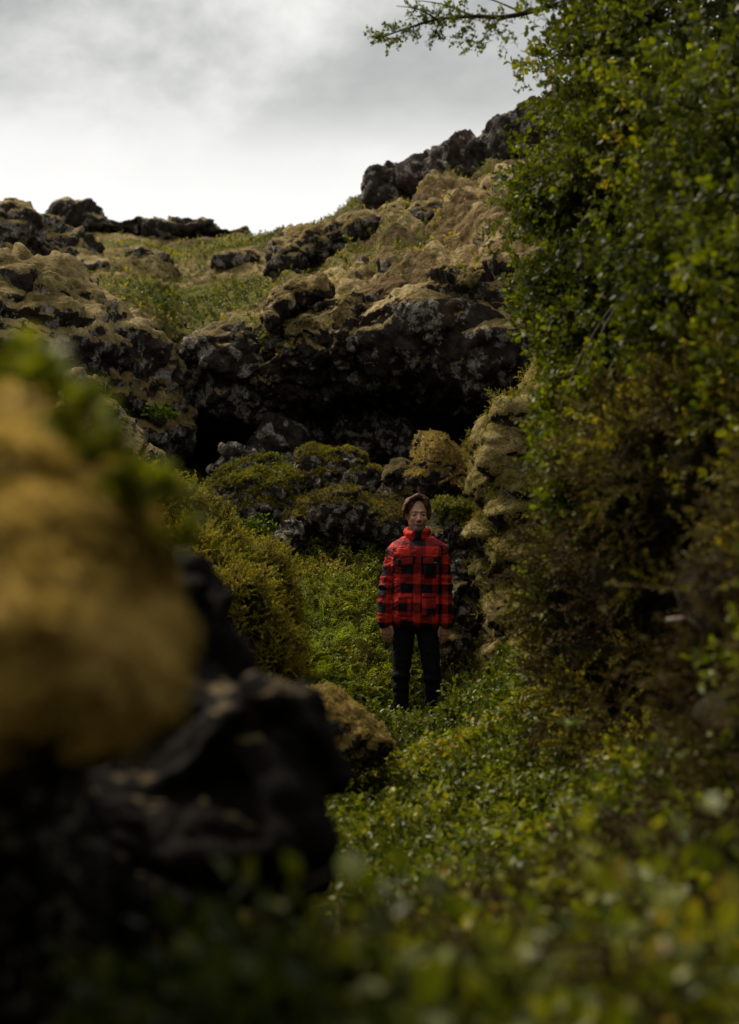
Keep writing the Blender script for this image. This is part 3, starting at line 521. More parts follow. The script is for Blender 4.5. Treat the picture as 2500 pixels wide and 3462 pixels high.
# ------------------------------------------------------------------ plants
def inframe(p, m=1150): px, py, d = proj(p); return (d > .4) & (px > -m) & (px < 2500 + m) & (py > -m) & (py < 3462 + m)
def scatter(name, mat, V, Q, n, tpls, size, rng, mask=None, weight=None, tint=(.45, .3), tfreq=1.3, tilt=.35, up=.6, lift=0., keep=True, kind='stuff', label=None):
    p, nr = sample(V, Q, n, rng, mask, weight)
    if keep and len(p): m = inframe(p); p, nr = p[m], nr[m]
    if not len(p): return None
    sc_ = size[0] + (size[1] - size[0]) * rng.rand(len(p)) ** 1.5
    tn = tint[0] + tint[1] * 1.6 * fbm(p, tfreq, 3) + .05 * rng.normal(size=len(p))
    a = lay(p + nr * lift, frames(nr, rng, tilt, up), sc_, tpls, rng, tn); o = mk(name, a[0], a[1], mat, a[2], smooth=False)
    tag(o, label, None, None, kind); return o
rg = np.random.RandomState(11); MX, MY = float(P(1412, 2400, 10.3)[0]), 10.3
T_bil = [sprig(rg, .20, 20, .021, .5, .0012, .2, .9, 1.15, 3) for _ in range(7)]
T_low = [sprig(rg, .09, 12, .013, .6, .001, .1, .9, 1., 3) for _ in range(6)]
T_fern = [frond(rg, .20, 10, .05) for _ in range(4)]
T_gold = [sprig(rg, .16, 26, .013, .4, .0013, .1, .7, .8, 4) for _ in range(6)]
T_grass = [grass(rg, 10, .16, .0018, .8) for _ in range(4)]
T_moss = [sprig(rg, .035, 14, .012, .5, .001, .0, 1., .35, 2) for _ in range(4)]
def box(y0, y1, x0=-9, x1=9): return lambda c, px, py: (c[:, 1] > y0) & (c[:, 1] < y1) & (c[:, 0] > x0) & (c[:, 0] < x1)
nz = lambda c, s, o=0: fbm(c, s, 3, off=o)
# the floor of the hollow, from in front of the man to the foot of the boulders
scatter('heath_cover', M_heath, GV, GQ, 3800, T_bil, (.8, 1.65), rg, lambda c, px, py: (c[:, 1] > 4.6) & (c[:, 1] < 10.1) & (c[:, 0] > -.7) & (c[:, 0] < 1.1), tint=(.40, .38))
scatter('heath_cover', M_heath, GV, GQ, 3600, T_bil, (.45, 1.0), rg, lambda c, px, py: ((c[:, 1] > 10.0) & (c[:, 1] < 13.2) & (c[:, 0] > -1.8) & (c[:, 0] < MX + .9)) * (1 - .7 * sstep(c[:, 0], MX, MX + .15)) * (.25 + sstep(nz(c, 1.6), -.1, .2)), tint=(.5, .35))
scatter('brown_heath_cover', M_brown, GV, GQ, 5200, T_low + T_gold[:2], (.6, 1.3), rg, box(4.6, 13.2, -1.8, 1.2), tint=(.5, .5))
fc_ = P(1080, 2180, 10.9)
scatter('fern_patch', M_fern, GV, GQ, 1700, T_fern, (.55, 1.0), rg, lambda c, px, py: np.exp(-(((c[:, 0] - fc_[0]) / .42) ** 2 + ((c[:, 1] - 10.8) / .75) ** 2)) * (.2 + sstep(nz(c, 3.), -.15, .1)), tint=(.55, .4), up=.9, tilt=.45, lift=.02)
scatter('grass_cover', M_fern, GV, GQ, 260, T_grass, (.7, 1.6), rg, box(9.8, 13.2, -1.5, 1.0), tint=(.35, .3))
_, bV, bQ, bm = rocks['bank']
scatter('golden_heath', M_gold, bV, bQ, 5000, T_gold, (.55, 1.2), rg, lambda c, px, py: (c[:, 2] > .3) * 1., tint=(.6, .45), up=.4)
scatter('golden_heath', M_heath, bV, bQ, 1300, T_bil, (.35, .75), rg, lambda c, px, py: (c[:, 2] > .7) * (.1 + sstep(nz(c, 2.), 0, .2)), tint=(.7, .3), up=.5)
scatter('brown_heath_cover', M_brown, bV, bQ, 3000, T_low, (.6, 1.4), rg, tint=(.55, .5), up=.2)
# slope plants
gm = hill_attr['green']
T_tiny = [sprig(rg, .10, 9, .035, .6, .002, .1, .9, 1., 0) for _ in range(5)]
scatter('slope_plants', M_heath, HV, HQ, 6000, T_tiny, (.4, 1.2), rg, lambda c, px, py: (c[:, 1] < 34) * 1., weight=gm ** 2, tint=(.36, .35), tfreq=.5)
scatter('slope_plants', M_gold, HV, HQ, 9000, T_tiny, (.35, .9), rg, lambda c, px, py: (c[:, 1] < 34) * 1., weight=moss * (.15 + gm), tint=(.5, .6), tfreq=.4)
scatter('slope_grass', M_gold, HV, HQ, 1000, T_grass, (.4, .9), rg, lambda c, px, py: (c[:, 1] < 34) * 1., weight=moss * (.1 + gm), tint=(.45, .5), tfreq=.4)
# moss fuzz and plants on the boulders and on the pillow wall
for k, n, sz, tp, mt_, ti in (('pil', 6000, (.3, .7), T_moss, M_fuzz, .5), ('pil', 900, (.3, .8), T_gold, M_gold, .35), ('pil', 500, (.4, .9), T_low, M_heath, .4), ('a', 600, (.4, 1.), T_low, M_heath, .45), ('a', 2000, (.6, 1.4), T_moss, M_gold, .35),
                              ('c', 1800, (.4, 1.), T_moss, M_gold, .4), ('c', 500, (.5, 1.), T_low, M_brown, .7), ('b', 2200, (.6, 1.3), T_moss, M_gold, .2), ('e', 2500, (.4, .9), T_moss, M_fuzz, .35), ('e2', 500, (.5, 1.1), T_low, M_heath, .5), ('mound', 1500, (.25, .6), T_moss, M_fuzz, .6)):
    o_, V_, Q_, m_ = rocks[k]
    scatter('moss_fuzz', mt_, V_, Q_, n, tp, sz, rg, weight=m_ ** 2 * sstep(nz(V_, 2.5), -.3, .15) if tp is not T_moss else m_ ** 2, tint=(ti, .3), up=.3, tfreq=2.5)
_, fV, fQ, fm = rocks['near']
scatter('moss_fuzz', M_gfuzz, fV, fQ, 16000, T_moss, (.18, .42), rg, weight=fm ** 2, tint=(.5, .7), up=.2, tfreq=7.)
# bank on the right
_, rV, rQ, rm = rocks['rb']; hol = 1 - np.exp(-((rV[:, 0] - HOL[0]) ** 2 / .75 + (rV[:, 1] - HOL[1]) ** 2 / 2.2 + (rV[:, 2] - HOL[2]) ** 2 / .55)); hol = .3 + .7 * sstep(hol, .35, .75)
hol = np.maximum(hol, .75 * ((rV[:, 1] > 6.1) & (rV[:, 0] < 1.35))) * (1 - .55 * ((rV[:, 1] > 8.) & (rV[:, 0] < 1.35))); T_bank = [sprig(rg, .16, 14, .026, .7, .0016, .1, .9, 1.1, 2) for _ in range(6)]
scatter('bank_heath', M_brown, rV, rQ, 12500, T_gold + T_low, (.9, 2.2), rg, weight=hol, tint=(.5, .5), up=.1, tilt=.6)
scatter('bank_heath', M_gold, rV, rQ, 6000, T_gold, (.8, 1.8), rg, lambda c, px, py: sstep(nz(c, 1.1), -.05, .25) * (c[:, 2] > .5), weight=hol, tint=(.35, .5), up=.2, tilt=.5)
scatter('bank_heath', M_heath, rV, rQ, 3000, T_bank, (.7, 1.6), rg, lambda c, px, py: sstep(nz(c, .9, 3), -.02, .2) * 1., weight=hol, tint=(.5, .4), up=.3, tilt=.5)
# near ground
T_will = [sprig(rg, .22, 11, .036, .5, .0022, .25, .9, 1.1, 2) for _ in range(6)]
scatter('near_heath', M_brown, GV, GQ, 3600, T_gold + T_low, (.8, 1.8), rg, box(1.6, 5.0, -1, 2), tint=(.5, .5), up=.7)
scatter('near_heath', M_heath, GV, GQ, 520, T_will, (.6, 1.15), rg, lambda c, px, py: ((c[:, 1] > 1.1) & (c[:, 1] < 5.0) & (c[:, 0] > -.6) & (c[:, 0] < 2)) * (.25 * (px > 850) + sstep(px, 1250, 1700)), tint=(.42, .3))
T_wide = [sprig(rg, .24, 9, .046, .5, .0025, .3, .95, 1.15, 1) for _ in range(5)]
scatter('near_heath', M_heath, GV, GQ, 150, T_wide, (.7, 1.1), rg, box(1.0, 1.9, -.22, .8), tint=(.5, .3))

# individual low bushes in front
def leafy(name, label, cat, loc, tplf, mat, group=None, tint=.5, rz=0., stem_mat=None):
    r = empty(name, loc, rz); tag(r, label, cat, group); t = tplf
    lm = t.st[t.Q].mean(1) > .5
    for part, m, mt in (('leaves', ~lm, mat), ('stems', lm, stem_mat or M_brown)):
        if not m.any(): continue
        Q = t.Q[m]; u, inv = np.unique(Q, return_inverse=True); mk(part, t.V[u], inv.reshape(Q.shape), mt, {'stem': np.zeros(len(u)) if part == 'leaves' else np.zeros(len(u)), 'tint': tint + (t.lr[u] - .5) * .6}, r, smooth=False)
    return r
def bush(rng, h, w, n, L, nl=16):
    t = Tpl()
    for _ in range(n):
        s = sprig(rng, h * (.6 + .5 * rng.rand()), nl, L, .45, .0022, .25, .95, 1.2, 2); a = rng.rand() * 6.28; r = w * rng.rand() ** .5; ln = .55 * r / w
        M = np.array(Matrix.Rotation(ln, 3, Vector((-math.sin(a), math.cos(a), 0)))); t.add(s.V @ M.T + [math.cos(a) * r * .4, math.sin(a) * r * .4, 0], s.Q, 0, 0); t.st[-1] = s.st; t.lr[-1] = s.lr
    return t.done()
def gz(x, y): return float(ground_z(np.array([[x, y]]))[0])
BUSH = [(800, 1.6, .42, 'dim green bush in front of the black boulder', .2), (980, 1.5, .40, 'dark blurred bush at the bottom left of centre', .3), (1120, 1.75, .42, 'dim leafy bush hiding the foot of the black boulder', .45), (2470, 1.9, .62, 'tall blurred willow bush at the right edge of the photo', .65), (1330, 2.9, .25, 'low green bush beside the end of the dark boulder', .45), (1480, 3.4, .3, 'low green bush in the centre of the near slope', .5), (1640, 3.0, .32, 'yellow green bush standing highest at the near edge of the hollow', .7), (1830, 2.6, .33, 'dark leaved bush right of the yellow green one', .35),
        (2050, 3.2, .38, 'bright bush leaning against the foot of the right bank', .65), (2300, 2.6, .42, 'tall leafy bush close to the right edge', .55), (1450, 2.1, .26, 'blurred low bush right of the black rock shadow', .4), (1750, 1.9, .3, 'blurred bush with big pale leaves in the foreground', .55),
        (2100, 1.9, .33, 'blurred bush with broad green leaves low on the right', .5), (2420, 2.0, .4, 'blurred bush cut by the right edge', .6), (1150, 2.3, .2, 'small dark bush at the foot of the dark boulder', .35), (1250, 1.5, .2, 'very blurred small bush at the bottom centre', .4),
        (1900, 1.45, .22, 'very blurred leafy bush at the bottom right', .45), (2350, 1.5, .28, 'very blurred dark bush in the bottom right corner', .3), (1780, 4.6, .3, 'orange tinged bush at the foot of the shadowed bank', .8), (1960, 4.2, .34, 'pale tipped bush in front of the black hollow in the bank', .6)]
for px, Y, h, lb, ti in BUSH:
    x = float(P(px, 2000, Y)[0]); z = gz(x, Y)
    leafy('low_bush', lb, 'bush', (x, Y, z - .03), bush(rg, h * .85, .2 if Y > 1.7 else .16, 26, .030 if Y > 2.2 else .038, 11), M_heath, 'low bushes on the near slope', ti * .95)
SPR = [(620, 1800, 1.62, 'small low sprig on the right shoulder of the golden boulder'), (30, 1190, 1.55, 'leafy sprig highest on the golden boulder at the left edge'), (120, 1230, 1.5, 'tall sprig second from the left on the golden boulder'), (190, 1290, 1.6, 'small sprig between the tall sprig and the lone one'), (300, 1350, 1.65, 'lone sprig standing against the black rock face'),
       (270, 1450, 1.6, 'green sprig in front of the pointed grey rock'), (400, 1560, 1.62, 'bushy green sprig over the shoulder of the golden boulder'), (340, 1500, 1.55, 'thin sprig beside the bushy green one'), (560, 1640, 1.65, 'leaning sprig farthest right on the golden boulder'), (480, 1650, 1.6, 'low green sprig just below the leaning one')]
for px, py, Y, lb in SPR:
    p = P(px, py + 150, Y - .06); leafy('leafy_sprig', lb, 'sprig', tuple(p), sprig(rg, .060, 11, .026, .4, .0008, .45, .8, 1.3, 2), M_heath, 'sprigs growing on the golden boulder', .52)
# larger leafed single plants
def palmate(rng, L=.05, n=7):
    t = Tpl(); t.add(*tube([(0, 0, 0), (0, .005, L), (0, 0, L * 2)], .0012, 3), 1., .5)
    for k in range(n): a = k * 6.28 / n + .1 * rng.normal(); t.leaf((0, 0, L * 2), (math.cos(a), math.sin(a), .25), L * (.9 + .2 * rng.rand()), .45, 0, rng)
    return t.done()
leafy('palmate_plant', 'pale plant with finger-like leaves left of the man\'s feet', 'plant', tuple(P(1272, 2385, 9.3)), palmate(rg, .055), M_fern, tint=.35)
leafy('palmate_plant', 'dark green plant with finger-like leaves below the shadowed bank', 'plant', tuple(P(1930, 2560, 4.4)), palmate(rg, .05), M_fern, tint=.1)
leafy('herb', 'bluish green leafy herb at the end of the golden heath bank', 'plant', tuple(P(880, 1815, 11.6)), bush(rg, .18, .15, 8, .035, 10), M_fern, tint=.0)
leafy('herb', 'round-leaved green herb in the black gully on the left', 'plant', tuple(P(540, 1430, 14.4)), bush(rg, .2, .2, 7, .05, 8), M_fern, tint=.1)
def stalk(name, label, pts, r, cat='stalk'):
    o = mk(name, *tube(np.array([P(*q) for q in pts]), np.linspace(r, r * .4, len(pts)), 5), M_bark if cat == 'twig' else M_tan, {'stem': np.ones(len(pts) * 5), 'tint': np.zeros(len(pts) * 5)}); return tag(o, label, cat)
stalk('dry_stalk', 'thin pale stalk arching out from the moss pillow wall', [(1870, 1950, 9.), (1780, 1975, 9.), (1700, 2010, 9.05), (1640, 2060, 9.1)], .004)
stalk('dry_stalk', 'fine grass stalk bending over the small boulder by the man\'s head', [(1580, 1690, 11.6), (1540, 1690, 11.6), (1500, 1705, 11.6), (1480, 1730, 11.6)], .0015)
stalk('bare_twig', 'blurred bare twig lying diagonally across the dark foreground', [(1120, 2950, 1.9), (1000, 3010, 1.88), (880, 3080, 1.86), (760, 3160, 1.8)], .0022, 'twig')
stalk('bare_twig', 'blurred pale twig lying level low in the right foreground', [(2250, 3250, 1.6), (2000, 3220, 1.58), (1800, 3230, 1.6), (1650, 3290, 1.6)], .003, 'twig')
stalk('bare_twig', 'thick pale curved root hanging in the shadow of the right bank', [(2260, 2100, 4.2), (2330, 2090, 4.1), (2380, 2150, 4.1), (2410, 2260, 4.2), (2400, 2400, 4.3)], .012, 'root')

_, mV, mQ, mm_ = rocks['mound']
scatter('brown_heath_cover', M_brown, mV, mQ, 350, T_low, (.5, 1.), rg, weight=(1 - mm_), tint=(.45, .4), up=.2)
scatter('heath_cover', M_heath, GV, GQ, 500, T_bil, (.6, 1.2), rg, box(6.0, 7.2, -.35, .25), tint=(.4, .3))
scatter('heath_cover', M_heath, GV, GQ, 350, T_bil, (1.1, 1.8), rg, box(9.3, 10.15, MX - .35, MX + .4), tint=(.45, .3))
# ------------------------------------------------------------------ the birch on the right
rt = np.random.RandomState(21)
birch = empty('birch_tree', (2.15, 6.6, 1.9)); B0 = np.array([2.15, 6.6, 1.9]); tag(birch, 'dense green birch overhanging the hollow from the right bank', 'tree')
trunk_pts = np.array([[2.15, 6.6, 1.5], [2.1, 6.62, 2.2], [2.15, 6.7, 3.0], [2.05, 6.8, 3.9], [2.1, 6.9, 5.0], [2.0, 7.0, 6.0]])
mk('trunk', *(lambda a: (a[0] - B0, a[1]))(tube(trunk_pts, np.linspace(.085, .03, 6), 8)), M_bark, None, birch)
# crown: pockets of twigs, each where the crown stands (px, py at distance Y), radius in metres, weight
CR = [(1810, 600, 7.4, .16, 3), (1800, 720, 7.4, .18, 5), (1770, 680, 7.3, .13, 2), (1820, 850, 7.3, .18, 6), (1810, 1000, 7.2, .16, 6), (1850, 1150, 7.1, .17, 5), (1850, 1290, 6.4, .14, 5), (1810, 1390, 6.4, .10, 2.5), (1750, 1460, 6.4, .05, .6), (1880, 1420, 6.2, .15, 6), (1890, 1560, 6.1, .13, 5), (1850, 1670, 6.1, .08, 2.5),
      (1930, 700, 7.2, .25, 10), (1950, 900, 7.1, .25, 10), (1970, 1100, 7., .25, 10), (1980, 1300, 6.9, .22, 7), (2020, 1480, 6.8, .2, 5), (1930, 540, 7.3, .2, 7), (2050, 480, 7.1, .3, 10), (2100, 700, 6.9, .3, 10), (2130, 950, 6.8, .3, 10), (2150, 1150, 6.7, .25, 7), (2060, 1650, 6.6, .2, 3),
      (1850, 200, 7.3, .14, 1.2), (1880, 320, 7.3, .15, 1.8), (1930, 400, 7.3, .12, 2.2), (1980, 150, 7.2, .22, 3.5), (2000, 300, 7.2, .3, 11), (2120, 150, 7., .35, 15), (2200, 350, 6.9, .35, 16), (2300, 100, 6.8, .4, 16), (2420, 300, 6.5, .4, 15), (2300, 550, 6.3, .35, 13), (2200, 20, 7, .3, 12), (2080, 20, 7, .22, 5),
      (2430, 700, 5.6, .3, 9), (2400, 880, 5.3, .25, 8), (2300, 980, 5.6, .25, 7), (2450, 1050, 5.0, .22, 6), (2250, 1150, 5.8, .2, 4), (2500, 480, 5.5, .35, 9), (2450, 1250, 4.9, .12, 1.5), (2350, 1120, 5.2, .15, 2), (2280, 780, 6.4, .3, 5), (2500, -50, 6.5, .5, 12), (2600, 600, 5.6, .4, 9), (2650, 1000, 5.4, .35, 7),
      (1990, 700, 8.2, .4, 10), (2050, 1000, 8.2, .4, 10), (2200, 500, 8, .5, 14), (2350, 300, 8, .5, 16), (2300, 800, 7.6, .45, 12), (2450, 100, 8, .5, 14), (2450, 500, 7.6, .5, 12), (2100, 250, 8.2, .4, 12),
      (1760, 140, 7.3, .10, .6), (1680, 90, 7.2, .09, .6), (1590, 85, 7.2, .07, .45), (1500, 85, 7.2, .07, .4), (1420, 100, 7.2, .06, .3), (1350, 120, 7.2, .05, .3), (1880, 60, 7.2, .14, 1.6), (1780, 30, 7.2, .1, .7), (1440, 20, 7.2, .06, .2), (1580, 20, 7.2, .07, .25), (1290, 140, 7.2, .03, .15)]
pts, twm = [], []
for px, py, Y, r, wt in CR:
    n = int(wt * (16 if px > 1780 else 34)); c = P(px + (85 if px > 1720 and px < 2060 else 0), py, Y); pts.append(c + rt.normal(size=(n, 3)) * [r * .55, r * .75, r * .55]); twm.append(np.full(n, wt))
pts = np.concatenate(pts); pts = pts[(fbm(pts, 2.3, 2) > -.10 - .25 * (pts[:, 0] < .5))]
d = pts - np.array([2.2, 7.1, 3.2]); d[:, 2] *= .3; d /= np.linalg.norm(d, axis=1)[:, None]; d = d + rt.normal(size=d.shape) * .5 + [-.25, -.1, -.12]; d /= np.linalg.norm(d, axis=1)[:, None]
xa = np.cross(rt.normal(size=d.shape), d); xa /= np.linalg.norm(xa, axis=1)[:, None]; FM = np.stack([xa, np.cross(d, xa), d], -1)
T_tw = [twig(rt, .15, 8, .029) for _ in range(9)]
a = lay(pts, FM, (.7 + .6 * rt.rand(len(pts))) * np.where((proj(pts)[1] < 260) & (proj(pts)[0] < 1790), .58, 1.), T_tw, rt, .45 + .5 * fbm(pts, 1.1, 2) + .25 * (rt.rand(len(pts)) - .5))
mk('crown', a[0] - B0, a[1], M_birch, a[2], birch, smooth=False)
# limbs run from the trunk to the pockets of the crown
for px, py, Y, r, wt in CR:
    if wt < 3 or rt.rand() < .25: continue
    e = P(px, py, Y); j = rt.randint(1, 4) if e[2] < 4 else rt.randint(3, 5); s = trunk_pts[j]; m1 = s * .6 + e * .4 + [0, 0, .25] + rt.normal(size=3) * .08; m2 = s * .25 + e * .75 + [0, 0, .12] + rt.normal(size=3) * .08
    q = cr(np.array([s, m1, m2, e]), np.linspace(0, 3, 10)); mk('branch', tube(q, np.linspace(.022, .004, 10), 5)[0] - B0, tube(q, np.linspace(.022, .004, 10), 5)[1], M_bark, None, birch)
top = [(2500, -150, 6.9), (2100, -40, 7.), (1880, 15, 7.15), (1720, 55, 7.2), (1600, 55, 7.2), (1480, 65, 7.2), (1380, 95, 7.2), (1310, 120, 7.2), (1255, 155, 7.2)]
q = cr(np.array([P(*t) for t in top]), np.linspace(0, 8, 40)); v_, q_ = tube(q, np.linspace(.02, .0015, 40), 5); mk('branch', v_ - B0, q_, M_bark, None, birch)
for s_, e_ in (((1760, 40), (1560, -20)), ((1600, 55), (1400, 0)), ((1480, 65), (1340, 20)), ((1700, 60), (1620, 150)), ((1500, 62), (1460, 140)), ((1900, 250), (1760, 170)), ((2000, 330), (1790, 370))):
    q = cr(np.array([P(*s_, 7.2), P((s_[0] + e_[0]) / 2, (s_[1] + e_[1]) / 2 - 12, 7.18), P(*e_, 7.2)]), np.linspace(0, 2, 10)); v_, q_ = tube(q, np.linspace(.006, .0015, 10), 4); mk('branch', v_ - B0, q_, M_bark, None, birch)

# unseen second birch, added behind the camera so its crown shades the near slope
b2 = empty('birch_tree', (2.6, -.4, 2.6)); B2 = np.array([2.6, -.4, 2.6]); tag(b2, 'unseen second birch added behind the viewpoint to shade the near slope', 'tree')
q = np.array([[2.6, -.4, 2.0], [2.5, -.3, 3.0], [2.2, 0, 4.0], [1.9, .3, 5.2]]); mk('trunk', tube(q, np.linspace(.09, .04, 4), 8)[0] - B2, tube(q, np.linspace(.09, .04, 4), 8)[1], M_bark, None, b2)
c2 = np.array([2.0, .6, 4.6]) + rt.normal(size=(1500, 3)) * [.9, 1.2, .5]; c2 = c2[(c2[:, 2] > 3.4) & (c2[:, 2] > 1.9 + .5 * np.maximum(c2[:, 1], 0))]
a = lay(c2, frames(np.tile([0, 0, 1.], (len(c2), 1)), rt, 1., .2), 1. + .6 * rt.rand(len(c2)), T_tw, rt, .5 + .2 * rt.normal(size=len(c2))); mk('crown', a[0] - B2, a[1], M_birch, a[2], b2, smooth=False)
for k in range(7):
    e = c2[rt.randint(len(c2))]; s = q[1 + k % 3]; w_ = cr(np.array([s, s * .5 + e * .5 + [0, 0, .2], e]), np.linspace(0, 2, 7)); v_, q_ = tube(w_, np.linspace(.03, .006, 7), 5); mk('branch', v_ - B2, q_, M_bark, None, b2)
# ------------------------------------------------------------------ the man (feet at the origin, facing the camera, -Y)
def vcol_mat(name, rough, spec, bs=0, bd=.001):
    m, t, b, o = newmat(name); n = N(t, 'ShaderNodeAttribute', attribute_name='hue'); t.links.new(n.outputs['Color'], b.inputs['Base Color'])
    b.inputs['Roughness'].default_value = rough; b.inputs['Specular IOR Level'].default_value = spec
    if bs: bump(t, b, noise(t, N(t, 'ShaderNodeTexCoord').outputs['Object'], bs, 3), bd)
    return m, t, b
M_skin, t_, b_ = vcol_mat('skin', .5, .4, 260, .0006); b_.inputs['Subsurface Weight'].default_value = .08; b_.inputs['Subsurface Radius'].default_value = (.012, .005, .003)
M_hair, *_ = vcol_mat('hair', .6, .15)
M_cloth, *_ = vcol_mat('plaid_shell_fabric', .68, .15, 420, .0004)
M_trou = plain('black_trouser_cloth', (.003, .004, .005), .8, .2, 60, .004)
M_shoe = plain('boot_leather', (.02, .016, .013), .6, .3, 60, .002)
M_eye, *_ = vcol_mat('eye', .15, .5)
G = Grid((-.32, -.19, -.01), (.32, .20, 1.81), .003); c, e = G.cone, G.ell
# trunk, legs and feet (under the clothes)
c((-.13, .015, 1.40), (.13, .015, 1.40), .052, k=.03); e((0, .01, 1.24), (.15, .10, .20), k=.05); e((0, .01, 1.02), (.14, .095, .16), k=.06); e((0, .015, .92), (.15, .10, .10), k=.05)
for s in (-1, 1):
    c((s * .085, .01, .88), (s * .106, .005, .50), .070, .044, k=.03); c((s * .106, .005, .50), (s * .114, .015, .10), .043, .032, k=.02); c((s * .10, .03, .05), (s * .115, -.10, .035), .036, .03, k=.03)
    c((s * .165, .01, 1.40), (s * .203, .01, 1.13), .046, .038, k=.03); c((s * .203, .01, 1.13), (s * .210, -.02, .88), .037, .026, k=.015)
    # hand: back of the hand forward and outward, fingers hanging and a little curled, thumb at the inner side
    ac = np.array([s * .93, .36, 0]); pn = np.array([-s * .36, .93, 0]); W = np.array([s * .212, -.022, .885]); dn = np.array([-s * .03, -.04, -1.])
    kn = []
    for i, f in enumerate((-.027, -.0088, .0095, .0265)): kn.append(W + ac * f + dn * (.092 - .004 * abs(i - 1.2)) + pn * .002)
    for q in kn: c(W + ac * np.dot(q - W, ac) * .55 + dn * .015, q, .0145, .0105, k=.012)
    for i, q in enumerate(kn):
        L = (.070, .078, .073, .058)[i]; d1 = dn + pn * .28; d2 = dn + pn * .75; d3 = dn + pn * 1.2; a0 = q
        for d_, fr, r1, r2 in ((d1, .45, .0093, .0083), (d2, .32, .0083, .0077), (d3, .25, .0077, .0068)):
            d_ = d_ / np.linalg.norm(d_); a1 = a0 + d_ * L * fr; c(a0, a1, r1, r2, k=.003); a0 = a1
    t0 = W - ac * .024 + dn * .022; t1 = t0 - ac * .020 + dn * .032 - pn * .008; t2 = t1 + dn * .030 - ac * .004; t3 = t2 + dn * .022 + ac * .003
    c(t0, t1, .015, .0115, k=.012); c(t1, t2, .0105, .0095, k=.004); c(t2, t3, .0095, .0075, k=.003)
# neck and head
c((0, .035, 1.42), (0, .022, 1.60), .062, .054, k=.03)
e((0, .022, 1.705), (.073, .096, .085), k=.03); e((0, -.030, 1.640), (.059, .064, .090), k=.03); c((-.043, .005, 1.605), (-.013, -.070, 1.562), .019, .017, k=.03); c((.043, .005, 1.605), (.013, -.070, 1.562), .019, .017, k=.03)
e((0, -.074, 1.563), (.024, .018, .018), k=.02)
for s in (-1, 1):
    e((s * .039, -.064, 1.632), (.020, .018, .016), k=.02)                     # cheekbone
    c((s * .012, -.090, 1.684), (s * .046, -.074, 1.683), .0085, .007, k=.014) # brow ridge
    e((s * .032, -.100, 1.662), (.019, .015, .0105), k=.014, sub=True)          # eye socket
    e((s * .032, -.0775, 1.6625), (.0155, .011, .0125), k=.003)                 # lids round the eye
    e((s * .032, -.0905, 1.6612), (.0115, .006, .0022), k=.002, sub=True)       # lid opening
    e((s * .0125, -.099, 1.6235), (.0095, .009, .0075), k=.008)                 # nostril wing
    e((s * .073, .012, 1.650), (.007, .017, .031), (0, s * .18, s * -.35), k=.006); e((s * .0815, .002, 1.652), (.004, .009, .016), (0, s * .18, s * -.35), k=.004, sub=True)
c((0, -.088, 1.668), (0, -.108, 1.630), .0075, .0115, k=.012); e((0, -.1115, 1.6275), (.0105, .0085, .0085), k=.006)
e((0, -.0885, 1.603), (.027, .010, .012), k=.014)
e((0, -.0965, 1.5985), (.0235, .0055, .0045), k=.004); e((0, -.0950, 1.5895), (.0205, .0062, .0052), k=.004); e((0, -.103, 1.5942), (.022, .006, .0014), k=.0015, sub=True)
BV, BQ = G.mesh()
x, y, z = BV.T; skin = np.array([.54, .285, .185]); H = np.tile(skin, (len(BV), 1)); fr = y < .03
nzv = fbm(BV, 30, 3); H *= (1 + .15 * nzv)[:, None]
def paint(m, col): 
    global H
    H = H * (1 - m[:, None]) + np.array(col) * m[:, None]
red = np.exp(-((np.abs(x) - .042) / .02) ** 2 - ((z - 1.628) / .018) ** 2) * (y < -.03) + np.exp(-(x / .013) ** 2 - ((z - 1.63) / .014) ** 2) * (y < -.09); paint(.35 * np.clip(red, 0, 1), (.42, .17, .12))
beard = sstep(-z, -1.615, -1.585) * (y < .02) * (z > 1.53) * sstep(-y + .3 * np.abs(x), -.03, .02); mou = np.exp(-((z - 1.611) / .007) ** 2 - (x / .028) ** 2) * (y < -.08)
paint(np.clip(1. * beard * (.8 + .6 * fbm(BV, 220, 2)) + .85 * mou, 0, .9), (.055, .034, .022))
lip = ((x / .0235) ** 2 + ((z - 1.594) / .0095) ** 2 < 1) & (y < -.085); paint(.75 * lip, (.26, .085, .07))
brow = np.exp(-((np.abs(x) - .032) / .019) ** 4 - ((z - 1.6865 - .05 * (np.abs(x) - .03)) / .0048) ** 2) * (y < -.05); paint(.85 * brow, (.04, .024, .016))
lash = np.exp(-((np.abs(x) - .032) / .0125) ** 4 - ((z - 1.6655) / .0018) ** 2) * (y < -.07); paint(.75 * lash, (.03, .018, .014))
man = mk('person', BV, BQ, M_skin, {'hue': H}); man.location = (MX, MY, 0)
tag(man, 'man standing upright in a red and black plaid jacket and black trousers, facing the camera', 'person')
for s in (-1, 1):
    Ge = Grid((s * .032 - .014, -.104, 1.648), (s * .032 + .014, -.068, 1.676), .0016); Ge.ell((s * .032, -.0795, 1.6622), (.0108, .0108, .0108)); V, Q = Ge.mesh()
    r = np.hypot(V[:, 0] - s * .032, V[:, 2] - 1.6622); hc = np.where((r < .0056)[:, None] & (V[:, 1:2] < -.081), np.array([[.02, .022, .022]]), np.array([[.20, .17, .15]])); hc[(r < .0024) & (V[:, 1] < -.085)] = .003
    mk('eye', V, Q, M_eye, {'hue': hc}, man)
